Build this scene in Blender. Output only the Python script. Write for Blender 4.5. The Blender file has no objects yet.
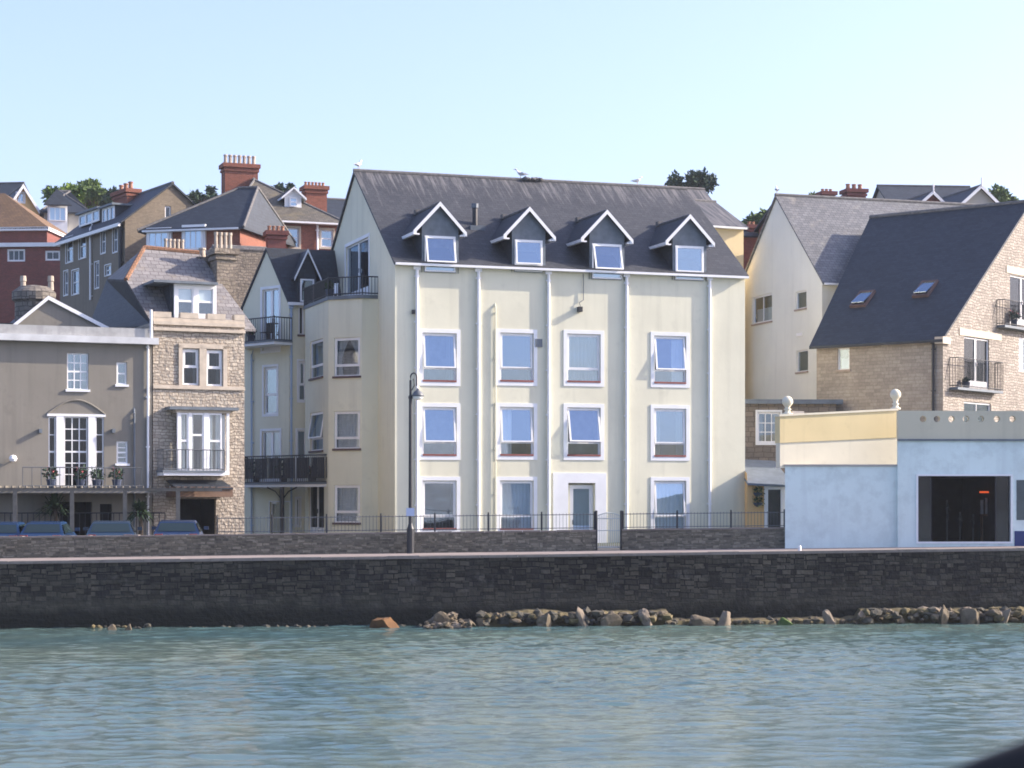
import bpy, bmesh, math, random
import numpy as np
from mathutils import Vector, Matrix
from mathutils.geometry import tessellate_polygon
from mathutils import noise as mnoise
R = math.radians
rnd = random.Random(7)
FPX, HY, ZC = 2000.0, 500.0, 4.4        # focal length in pixels, horizon row, eye height above the water
COL = bpy.context.scene.collection
sc = bpy.context.scene

# ------------------------------------------------------------------ colours and materials
def lin(h):
    h = h.lstrip('#'); c = [int(h[i:i+2], 16)/255 for i in (0, 2, 4)]
    return tuple(((x+0.055)/1.055)**2.4 if x > 0.04045 else x/12.92 for x in c)
class NT:
    def __init__(s, name):
        s.m = bpy.data.materials.new(name); s.m.use_nodes = True
        s.t = s.m.node_tree; s.b = s.t.nodes['Principled BSDF']; s.out = s.t.nodes['Material Output']
    def n(s, typ, **kw):
        x = s.t.nodes.new(typ)
        for k, v in kw.items(): setattr(x, k, v)
        return x
    def l(s, a, b): s.t.links.new(a, b)
    def coord(s, kind='Object', scale=(1, 1, 1)):
        tc = s.n('ShaderNodeTexCoord'); mp = s.n('ShaderNodeMapping')
        mp.inputs['Scale'].default_value = scale
        s.l(tc.outputs[kind], mp.inputs['Vector']); return mp.outputs['Vector']
    def noise(s, vec, scale, detail=4, rough=.55):
        x = s.n('ShaderNodeTexNoise'); x.inputs['Scale'].default_value = scale
        x.inputs['Detail'].default_value = detail; x.inputs['Roughness'].default_value = rough
        s.l(vec, x.inputs['Vector']); return x.outputs['Fac']
    def ramp(s, fac, stops):
        x = s.n('ShaderNodeValToRGB'); e = x.color_ramp.elements
        e[0].position, e[0].color = stops[0][0], (*stops[0][1], 1)
        e[1].position, e[1].color = stops[-1][0], (*stops[-1][1], 1)
        for p, c in stops[1:-1]:
            q = e.new(p); q.color = (*c, 1)
        s.l(fac, x.inputs['Fac']); return x.outputs['Color']
    def mix(s, fac, a, b, mode='MIX'):
        x = s.n('ShaderNodeMix', data_type='RGBA', blend_type=mode)
        for sock, v in ((x.inputs[0], fac), (x.inputs[6], a), (x.inputs[7], b)):
            if hasattr(v, 'is_linked') or hasattr(v, 'links'): s.l(v, sock)
            elif isinstance(v, tuple): sock.default_value = (*v, 1)
            else: sock.default_value = v
        return x.outputs[2]
    def bump(s, h, strength=.3, dist=.02):
        x = s.n('ShaderNodeBump'); x.inputs['Strength'].default_value = strength
        x.inputs['Distance'].default_value = dist
        s.l(h, x.inputs['Height']); s.l(x.outputs['Normal'], s.b.inputs['Normal'])
    def base(s, c): s.l(c, s.b.inputs['Base Color'])
def mul(c, f): return tuple(min(1, x*f) for x in c)
M = {}
def plain(name, c, rough=.6, var=.12, scale=3.0, metallic=0, bump=0, spec=.5):
    t = NT(name); v = t.coord()
    f = t.noise(v, scale, 5)
    t.base(t.ramp(f, [(.3, mul(c, 1-var)), (.7, mul(c, 1+var))]))
    t.b.inputs['Roughness'].default_value = rough; t.b.inputs['Metallic'].default_value = metallic
    t.b.inputs['Specular IOR Level'].default_value = spec
    if bump: t.bump(t.noise(v, scale*8, 3), bump, .02)
    M[name] = t.m; return t
def stucco(name, c, dirt=.3, stain=None, bl=.58):
    t = NT(name); v = t.coord()
    big = t.ramp(t.noise(v, .25, 4), [(.3, mul(c, .90)), (.7, mul(c, 1.05))])
    st = t.noise(t.coord('Object', (2.2, 2.2, .12)), 1.0, 5, .6)
    msk = t.ramp(st, [(.52, (0, 0, 0)), (.78, (1, 1, 1))])
    sc_ = t.n('ShaderNodeMath', operation='MULTIPLY'); t.l(msk, sc_.inputs[0]); sc_.inputs[1].default_value = dirt
    col = t.mix(sc_.outputs[0], big, stain or mul(c, .62))
    blot = t.noise(v, 1.7, 6, .65)
    col = t.mix(t.ramp(blot, [(bl, (0, 0, 0)), (bl+.17, (dirt, dirt, dirt))]), col, mul(c, .72))
    t.base(col); t.b.inputs['Roughness'].default_value = .88; t.b.inputs['Specular IOR Level'].default_value = .2
    a = t.n('ShaderNodeMath', operation='ADD'); t.l(t.noise(v, 1.2, 3), a.inputs[0])
    m2 = t.n('ShaderNodeMath', operation='MULTIPLY'); t.l(t.noise(v, 30, 2), m2.inputs[0]); m2.inputs[1].default_value = .06
    t.l(m2.outputs[0], a.inputs[1]); t.bump(a.outputs[0], .35, .03)
    M[name] = t.m
def bricky(name, c1, c2, mortar, w, h, ms=.02, distort=0, bump=.4, bd=.02, rough=.85, streak=None, big=.2, zfade=None, spec=.25, smooth=.1, mossy=None):
    t = NT(name); v = t.coord('UV')
    if distort:
        nz = t.n('ShaderNodeTexNoise'); nz.inputs['Scale'].default_value = 1.6; nz.inputs['Detail'].default_value = 3
        t.l(v, nz.inputs['Vector'])
        sub = t.n('ShaderNodeVectorMath', operation='SUBTRACT'); t.l(nz.outputs['Color'], sub.inputs[0]); sub.inputs[1].default_value = (.5, .5, .5)
        scl = t.n('ShaderNodeVectorMath', operation='SCALE'); t.l(sub.outputs[0], scl.inputs[0]); scl.inputs['Scale'].default_value = distort
        ad = t.n('ShaderNodeVectorMath', operation='ADD'); t.l(v, ad.inputs[0]); t.l(scl.outputs[0], ad.inputs[1]); v = ad.outputs[0]
    b = t.n('ShaderNodeTexBrick', offset=.5, squash=.8 if distort else 1, squash_frequency=3)
    b.inputs['Scale'].default_value = 1; b.inputs['Brick Width'].default_value = w; b.inputs['Row Height'].default_value = h
    b.inputs['Mortar Size'].default_value = ms; b.inputs['Mortar Smooth'].default_value = smooth; b.inputs['Bias'].default_value = 0
    b.inputs['Color1'].default_value = (*c1, 1); b.inputs['Color2'].default_value = (*c2, 1); b.inputs['Mortar'].default_value = (*mortar, 1)
    t.l(v, b.inputs['Vector'])
    ob = t.coord(); f = t.noise(ob, .5, 5, .6)
    col = t.mix(1.0, b.outputs['Color'], t.ramp(f, [(.3, (1-big,)*3), (.7, (1,)*3)]), 'MULTIPLY')
    f2 = t.noise(ob, 9, 3); col = t.mix(1.0, col, t.ramp(f2, [(.3, (.8,)*3), (.7, (1,)*3)]), 'MULTIPLY')
    if mossy:
        mc, lo, hi = mossy
        col = t.mix(t.ramp(t.noise(ob, 1.3, 6, .7), [(lo, (0, 0, 0)), (hi, (.8, .8, .8))]), col, mc)
    if streak:      # pale lichen runs below the ridge: (colour, z where they start, z where they are densest)
        sc_, z0, z1 = streak
        tc = t.n('ShaderNodeNewGeometry'); sp = t.n('ShaderNodeSeparateXYZ'); t.l(tc.outputs['Position'], sp.inputs[0])
        mr = t.n('ShaderNodeMapRange'); t.l(sp.outputs['Z'], mr.inputs['Value'])
        mr.inputs['From Min'].default_value = z0; mr.inputs['From Max'].default_value = z1
        mr.inputs['To Min'].default_value = -.2; mr.inputs['To Max'].default_value = .12
        uv = t.coord('UV', (6.5, .35, 1)); n = t.noise(uv, 1.0, 4, .7)
        a = t.n('ShaderNodeMath', operation='ADD'); t.l(n, a.inputs[0]); t.l(mr.outputs[0], a.inputs[1])
        col = t.mix(t.ramp(a.outputs[0], [(.52, (0, 0, 0)), (.72, (.75, .75, .75))]), col, sc_)
    if zfade:       # wet, weedy lower courses plus painted undercut shade: (colour, z below which, z above which none)
        zc, z0, z1 = zfade
        tc = t.n('ShaderNodeNewGeometry'); sp = t.n('ShaderNodeSeparateXYZ'); t.l(tc.outputs['Position'], sp.inputs[0])
        n = t.noise(ob, 1.2, 4); a = t.n('ShaderNodeMath', operation='MULTIPLY_ADD'); t.l(n, a.inputs[0]); a.inputs[1].default_value = .8; t.l(sp.outputs['Z'], a.inputs[2])
        mr = t.n('ShaderNodeMapRange'); t.l(a.outputs[0], mr.inputs['Value'])
        mr.inputs['From Min'].default_value = z0+.4; mr.inputs['From Max'].default_value = z1+.4
        mr.inputs['To Min'].default_value = .9; mr.inputs['To Max'].default_value = 0
        col = t.mix(mr.outputs[0], col, zc)
    if zfade:
        bn = t.noise(t.coord('Object', (.10, .10, 2.6)), 1.0, 5, .7); col = t.mix(t.ramp(bn, [(.5, (0, 0, 0)), (.72, (.6, .6, .6))]), col, (.075, .07, .055))
        g2 = t.n('ShaderNodeNewGeometry'); sp2 = t.n('ShaderNodeSeparateXYZ'); t.l(g2.outputs['Position'], sp2.inputs[0])
        n2 = t.n('ShaderNodeMath', operation='MULTIPLY_ADD'); t.l(t.noise(ob, .8, 5), n2.inputs[0]); n2.inputs[1].default_value = 1.0; t.l(sp2.outputs['Z'], n2.inputs[2])
        m3 = t.n('ShaderNodeMapRange'); t.l(n2.outputs[0], m3.inputs['Value']); m3.inputs['From Min'].default_value = 1.25; m3.inputs['From Max'].default_value = 1.9; m3.inputs['To Min'].default_value = .5; m3.inputs['To Max'].default_value = 0
        col = t.mix(m3.outputs[0], col, (.070, .066, .050)); ZF = (mr.outputs[0], zc)
        st = t.noise(t.coord('Object', (1.5, 1.5, .12)), 1.0, 5, .7); col = t.mix(t.ramp(st, [(.52, (0, 0, 0)), (.75, (.75, .75, .75))]), col, (.014, .014, .015)); col = t.mix(ZF[0], col, ZF[1])  # the undercut's shade goes on last as near-black colour
    t.base(col); t.b.inputs['Roughness'].default_value = rough; t.b.inputs['Specular IOR Level'].default_value = spec
    inv = t.n('ShaderNodeMath', operation='MULTIPLY_ADD'); t.l(b.outputs['Fac'], inv.inputs[0]); inv.inputs[1].default_value = -1
    t.l(t.noise(ob, 6 if distort else 14, 3), inv.inputs[2]); t.bump(inv.outputs[0], bump, bd)
    M[name] = t.m
def glassy(name, refl, tint, rough=.03, tintg=(.8, .88, 1)):
    t = NT(name); tr = t.n('ShaderNodeBsdfTransparent'); tr.inputs[0].default_value = (*tint, 1)
    gl = t.n('ShaderNodeBsdfGlossy'); gl.inputs['Roughness'].default_value = rough; gl.inputs['Color'].default_value = (*tintg, 1)
    bp = t.n('ShaderNodeBump'); bp.inputs['Strength'].default_value = .12; bp.inputs['Distance'].default_value = .05
    t.l(t.noise(t.coord(), .9, 1), bp.inputs['Height']); t.l(bp.outputs[0], gl.inputs['Normal'])
    mx = t.n('ShaderNodeMixShader'); mx.inputs[0].default_value = refl
    t.l(tr.outputs[0], mx.inputs[1]); t.l(gl.outputs[0], mx.inputs[2]); t.l(mx.outputs[0], t.out.inputs[0]); M[name] = t.m

CREAM = (.72, .695, .54)
stucco('cream_render', CREAM, .38)
stucco('warm_render', (.74, .60, .36), .2)
stucco('brown_render', (.235, .218, .185), .55)
stucco('white_render', (.76, .755, .67), .2)
stucco('blue_paint', (.70, .80, .78), .45, (.50, .56, .57), .47)
stucco('cream_band', (.78, .71, .54), .35)
stucco('ochre_band', (.74, .60, .33), .4)
stucco('grey_band', (.60, .545, .41), .35)
stucco('grey_render', (.40, .38, .34), .4)
stucco('orange_render', (.80, .52, .24), .2)
stucco('tan_render', (.20, .175, .14), .5)
stucco('far_yellow', (.72, .48, .22), .3)
stucco('concrete', (.42, .39, .36), .3)
stucco('pale_parapet', (.40, .40, .39), .8, (.2, .2, .2), .45)
bricky('limestone', (.62, .54, .43), (.44, .375, .30), (.30, .25, .20), .30, .13, .014, .28, 1.0, .06, mossy=((.30, .24, .17), .55, .8))
bricky('limestone_smooth', (.46, .40, .33), (.36, .31, .26), (.30, .26, .21), .42, .17, .010, .04, .3, .02)
bricky('purbeck', (.48, .43, .37), (.33, .29, .25), (.24, .21, .18), .30, .14, .016, .28, 1.0, .06)
bricky('grey_stone', (.28, .25, .21), (.17, .15, .13), (.11, .1, .09), .4, .2, .02, .15, .6, .04)
bricky('old_stone', (.42, .35, .27), (.25, .21, .165), (.22, .18, .145), .28, .15, .02, .30, .8, .04, mossy=((.2, .17, .12), .5, .75))
bricky('block_stone', (.30, .25, .20), (.22, .19, .16), (.15, .13, .11), .5, .25, .02, .08, .5, .03)
bricky('boundary_stone', (.28, .255, .20), (.09, .085, .07), (.15, .14, .11), .32, .13, .02, .2, 1.0, .05, mossy=((.22, .20, .17), .6, .8))
bricky('seawall_stone', (.120, .105, .080), (.013, .012, .011), (.008, .008, .007), .46, .19, .022, .10, 1.0, .07, big=.6,
       zfade=((.009, .010, .007), .45, .8), mossy=((.15, .14, .13), .58, .85), rough=.7)
bricky('red_brick', (.32, .105, .065), (.24, .08, .055), (.32, .2, .15), .23, .075, .008, 0, .3, .01)
bricky('dark_red_brick', (.27, .085, .07), (.20, .07, .06), (.2, .12, .1), .23, .075, .008, 0, .3, .01)
bricky('tan_brick', (.29, .235, .17), (.22, .18, .13), (.22, .18, .14), .23, .075, .008, 0, .3, .01)
LICH = (.20, .19, .185)
bricky('main_slate', (.062, .066, .074), (.040, .044, .052), (.03, .03, .034), .3, .22, .012, 0, .5, .02, .6, streak=(LICH, 16.6, 20.2), spec=.4)
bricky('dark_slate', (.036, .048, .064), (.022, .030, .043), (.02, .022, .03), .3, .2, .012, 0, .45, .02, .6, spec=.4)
bricky('pale_slate', (.22, .225, .235), (.155, .16, .17), (.1, .1, .1), .32, .22, .014, 0, .6, .02, .7, mossy=((.30, .28, .24), .55, .8))
bricky('lilac_slate', (.29, .275, .27), (.21, .20, .20), (.12, .11, .11), .35, .25, .014, 0, .6, .02, .75, mossy=((.30, .24, .16), .55, .8))
bricky('mossy_slate', (.16, .145, .12), (.11, .10, .085), (.05, .05, .045), .3, .22, .012, 0, .5, .02, .7, mossy=((.17, .14, .08), .5, .75))
bricky('brown_tile', (.25, .155, .085), (.18, .115, .07), (.1, .07, .05), .25, .2, .014, 0, .6, .02, .8)
bricky('clay_tile', (.32, .17, .10), (.25, .13, .08), (.12, .08, .05), .25, .2, .014, 0, .6, .02, .8)
plain('white_paint', (.80, .80, .80), .45, .04)
plain('white_trim', (.76, .77, .78), .6, .05, 1.5)
plain('aged_white', (.56, .57, .57), .8, .15, 1.5)
plain('stone_trim', (.50, .43, .34), .85, .15, 3, bump=.3)
plain('stone_sill', (.38, .30, .24), .85, .15)
plain('red_sill', (.24, .075, .06), .7, .15)
plain('dark_sill', (.10, .06, .055), .7, .2)
plain('terracotta', (.30, .15, .09), .85, .2)
plain('pot_cream', (.40, .34, .27), .85, .2)
plain('iron', (.018, .02, .024), .5, .2)
plain('grey_iron', (.10, .11, .12), .5, .2)
plain('lead', (.12, .145, .17), .6, .2)
plain('fascia_dark', (.02, .02, .025), .6, .2)
plain('ridge_tile', (.13, .125, .12), .8, .3, 6)
plain('room', (.07, .075, .08), .9, .3)
plain('room_pale', (.30, .31, .32), .9, .2)
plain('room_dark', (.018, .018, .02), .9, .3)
plain('curtain_white', (.80, .82, .83), .9, .05)
plain('curtain_grey', (.36, .38, .38), .9, .05)
plain('curtain_pink', (.42, .28, .24), .9, .05)
plain('wood', (.16, .095, .06), .7, .25, 5)
plain('grey_wood', (.16, .145, .12), .85, .2, 5)
plain('blue_door', (.34, .44, .58), .5, .04)
plain('navy_paint', (.012, .03, .14), .5, .1)
plain('coping', (.20, .175, .155), .9, .15, 4, bump=.3)
plain('pavement', (.24, .20, .18), .9, .12, 2, bump=.2)
plain('asphalt', (.06, .06, .062), .9, .2, 6, bump=.2)
plain('rock_pale', (.19, .155, .115), .95, .3, 3, bump=.8)
plain('rock_mid', (.13, .105, .07), .95, .35, 3, bump=.8)
plain('rock_dark', (.07, .065, .05), .9, .35, 4, bump=.8)
plain('rock_rust', (.12, .06, .022), .95, .3, 4, bump=.6)
plain('rock_weed', (.13, .105, .05), .9, .4, 5, bump=.8)
plain('gull_white', (.8, .8, .8), .8, .03)
plain('gull_grey', (.30, .32, .35), .8, .08)
plain('beak', (.6, .35, .05), .6, .03)
plain('bark', (.10, .075, .05), .95, .3, 8, bump=.8)
plain('car_blue', (.012, .038, .10), .25, .03, spec=.6)
plain('car_teal', (.018, .04, .075), .25, .03, spec=.6)
plain('car_navy', (.012, .03, .08), .25, .03, spec=.6)
plain('car_grey', (.10, .14, .20), .25, .03, spec=.6)
plain('rubber', (.006, .006, .006), .8, .1)
plain('chrome', (.5, .5, .52), .25, .03, metallic=1)
plain('gate_paint', (.46, .50, .48), .6, .06)
plain('flower', (.42, .10, .12), .8, .3, 20)
plain('plant_pot', (.035, .05, .09), .7, .2)
plain('sign_blue', (.42, .50, .68), .5, .05)
glassy('glass', .38, (.66, .72, .76), tintg=(.66, .80, .96))
glassy('clear_glass', .20, (.75, .8, .8))
glassy('dark_glass', .07, (.3, .33, .35))
def foliage(name, a, b):
    t = NT(name); oi = t.coord()
    f = t.noise(oi, .9, 3); t.base(t.ramp(f, [(.35, a), (.65, b)]))
    t.b.inputs['Roughness'].default_value = .75; t.b.inputs['Specular IOR Level'].default_value = .2
    M[name] = t.m
foliage('leaf_green', (.055, .095, .03), (.11, .16, .05))
foliage('leaf_bright', (.09, .15, .025), (.16, .23, .04))
foliage('leaf_dark', (.03, .055, .04), (.06, .095, .055))
foliage('palm_leaf', (.02, .04, .02), (.05, .08, .03))
t = plain('lamp_glow', (.9, .9, .85), .4, .02)
t = NT('red_lamp'); t.b.inputs['Base Color'].default_value = (.9, .15, .03, 1)
t.b.inputs['Emission Color'].default_value = (1, .13, .03, 1); t.b.inputs['Emission Strength'].default_value = .3; M['red_lamp'] = t.m

# ------------------------------------------------------------------ mesh builder (world coordinates)
class MB:
    def __init__(s): s.v = []; s.f = []; s.fm = []; s.mats = []
    def mi(s, m):
        if m not in s.mats: s.mats.append(m)
        return s.mats.index(m)
    def poly(s, pts, m):
        i = len(s.v); s.v += [Vector(p) for p in pts]; s.f.append(tuple(range(i, i+len(pts)))); s.fm.append(s.mi(m))
    def mesh(s, vs, fs, m):
        i = len(s.v); s.v += [Vector(p) for p in vs]; k = s.mi(m)
        for f in fs: s.f.append(tuple(i+j for j in f)); s.fm.append(k)
    def para(s, p, a, b, c, m):
        p, a, b, c = map(Vector, (p, a, b, c))
        vs = [p, p+a, p+a+b, p+b, p+c, p+a+c, p+a+b+c, p+b+c]
        fs = [(0, 1, 2, 3), (4, 5, 6, 7), (0, 1, 5, 4), (1, 2, 6, 5), (2, 3, 7, 6), (3, 0, 4, 7)]
        i = len(s.v); s.v += vs; k = s.mi(m)
        d = a.cross(b).dot(c)
        for f in fs:
            s.f.append(tuple(i+j for j in f)); s.fm.append(k)
    def slab(s, pts, th, m, m2=None, d=None):      # polygon with thickness th below it
        pts = [Vector(p) for p in pts]; d = Vector(d) if d else Vector((0, 0, -th))
        low = [p+d for p in pts]; n = len(pts)
        s.poly(pts, m); s.poly(low[::-1], m2 or m)
        for i in range(n):
            j = (i+1) % n; s.poly([pts[i], low[i], low[j], pts[j]], m2 or m)
    def tube(s, pts, r, m, n=8, caps=True):
        pts = [Vector(p) for p in pts]; rs = r if isinstance(r, (list, tuple)) else [r]*len(pts)
        base = len(s.v); k = s.mi(m)
        for i, p in enumerate(pts):
            d = (pts[min(i+1, len(pts)-1)]-pts[max(i-1, 0)]).normalized()
            a = d.cross(Vector((0, 0, 1)));
            if a.length < .05: a = d.cross(Vector((1, 0, 0)))
            a.normalize(); b = d.cross(a)
            for j in range(n):
                t = 2*math.pi*(j+.5)/n; s.v.append(p+(a*math.cos(t)+b*math.sin(t))*rs[i])
        for i in range(len(pts)-1):
            for j in range(n):
                q = (j+1) % n
                s.f.append((base+i*n+j, base+i*n+q, base+(i+1)*n+q, base+(i+1)*n+j)); s.fm.append(k)
        if caps:
            s.f.append(tuple(base+j for j in range(n))); s.fm.append(k)
            s.f.append(tuple(base+(len(pts)-1)*n+j for j in range(n))[::-1]); s.fm.append(k)
    def lathe(s, c, prof, m, n=16):     # profile of (radius, z)
        c = Vector(c); base = len(s.v); k = s.mi(m)
        for r, z in prof:
            for j in range(n):
                t = 2*math.pi*j/n; s.v.append(c+Vector((r*math.cos(t), r*math.sin(t), z)))
        for i in range(len(prof)-1):
            for j in range(n):
                q = (j+1) % n; s.f.append((base+i*n+j, base+i*n+q, base+(i+1)*n+q, base+(i+1)*n+j)); s.fm.append(k)
        s.f.append(tuple(base+j for j in range(n))[::-1]); s.fm.append(k)
        s.f.append(tuple(base+(len(prof)-1)*n+j for j in range(n))); s.fm.append(k)
    def build(s, name, parent=None, smooth=False, recalc=True):
        me = bpy.data.meshes.new(name)
        off = Vector((0, 0, 0)); p = parent
        while p is not None: off += p.location; p = p.parent
        if parent is None and s.v:
            xs = [v.x for v in s.v]; ys = [v.y for v in s.v]; zs = [v.z for v in s.v]
            off = Vector(((min(xs)+max(xs))/2, (min(ys)+max(ys))/2, min(zs)))
        me.from_pydata([v-off for v in s.v], [], s.f)
        for m in s.mats: me.materials.append(M[m])
        me.polygons.foreach_set('material_index', s.fm)
        if recalc:
            bm = bmesh.new(); bm.from_mesh(me); bmesh.ops.recalc_face_normals(bm, faces=bm.faces[:]); bm.to_mesh(me); bm.free()
        uv = me.uv_layers.new(name='UVMap'); up = Vector((0, 0, 1)); dat = uv.data
        for pl in me.polygons:
            n = pl.normal; tt = up.cross(n)
            if tt.length < .05: tt = Vector((1, 0, 0))
            tt.normalize(); bb = n.cross(tt)
            if bb.z < 0: bb = -bb
            if tt.x < 0: tt = -tt
            for li in pl.loop_indices:
                co = me.vertices[me.loops[li].vertex_index].co+off; dat[li].uv = (co.dot(tt), co.dot(bb))
        if smooth: me.polygons.foreach_set('use_smooth', [True]*len(me.polygons))
        me.update()
        o = bpy.data.objects.new(name, me); COL.objects.link(o)
        if parent is not None: o.parent = parent
        else: o.location = off
        return o
def tag(o, label=None, cat=None, group=None, kind=None):
    if label: o['label'] = label
    if cat: o['category'] = cat
    if group: o['group'] = group
    if kind: o['kind'] = kind
    return o
def thing(name, label, cat, loc, group=None):
    o = bpy.data.objects.new(name, None); COL.objects.link(o); o.location = loc; o.empty_display_size = .3
    return tag(o, label, cat, group)

# ------------------------------------------------------------------ vertical planes measured from the photograph
def gz(x): return 2.3+min(max(x+17.5, -20), 60)*.0097
class Face:
    def __init__(s, X, Y, ang):
        s.X, s.Y, s.a = X, Y, ang; s.c, s.s = math.cos(R(ang)), math.sin(R(ang)); s.holes = []; s.niches = []
    @classmethod
    def px(cls, px, Y, ang): return cls((px-512)/FPX*Y, Y, ang)
    def pt(s, u, v=0, z=0): return Vector((s.X+u*s.c-v*s.s, s.Y+u*s.s+v*s.c, z))
    def U(s, px, v=0):
        k = (px-512)/FPX; return (k*s.Y-s.X+v*(s.s+k*s.c))/(s.c-k*s.s)
    def Z(s, px, py, v=0): return ZC+(HY-py)/FPX*(s.Y+s.U(px, v)*s.s+v*s.c)
    def at(s, px, py, v=0): return s.pt(s.U(px, v), v, s.Z(px, py, v))
    def sub(s, u, v, dang): p = s.pt(u, v); return Face(p.x, p.y, s.a+dang)
    def box(s, mb, u0, u1, v0, v1, z0, z1, m):
        mb.para(s.pt(u0, v0, z0), s.pt(u1, v0, 0)-s.pt(u0, v0, 0), s.pt(u0, v1, 0)-s.pt(u0, v0, 0), (0, 0, z1-z0), m)
    def rect(s, x0, y0, x1, y1):
        xm, ym = (x0+x1)/2, (y0+y1)/2
        return s.U(x0), s.U(x1), s.Z(xm, y1), s.Z(xm, y0)
    def wall(s, mb, outline, m, room='room'):     # outline of (u, z), holes cut and lined, rooms behind
        pts = [s.pt(u, 0, z) for u, z in outline]
        loops = [pts]; allp = list(pts)
        for (u0, u1, z0, z1, d, rm) in s.holes:
            h = [s.pt(u0, 0, z0), s.pt(u1, 0, z0), s.pt(u1, 0, z1), s.pt(u0, 0, z1)]
            loops.append(h); allp += h
        if s.holes:
            tris = tessellate_polygon(loops); mb.mesh(allp, tris, m)
        else: mb.poly(pts, m)
        for (u0, u1, z0, z1, d, rm) in s.holes:
            def q(a, b, v0, v1, mm): mb.poly([s.pt(a[0], v0, a[1]), s.pt(b[0], v0, b[1]), s.pt(b[0], v1, b[1]), s.pt(a[0], v1, a[1])], mm)
            c = [(u0, z0), (u1, z0), (u1, z1), (u0, z1)]
            for i in range(4):
                q(c[i], c[(i+1) % 4], 0, .22, m); q(c[i], c[(i+1) % 4], .22, d, rm)
            mb.poly([s.pt(a, d, b) for a, b in c], rm)

def ring(F, mb, u0, u1, z0, z1, w, v0, v1, m):
    F.box(mb, u0, u0+w, v0, v1, z0, z1, m); F.box(mb, u1-w, u1, v0, v1, z0, z1, m)
    F.box(mb, u0+w, u1-w, v0, v1, z0, z0+w, m); F.box(mb, u0+w, u1-w, v0, v1, z1-w, z1, m)

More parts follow.
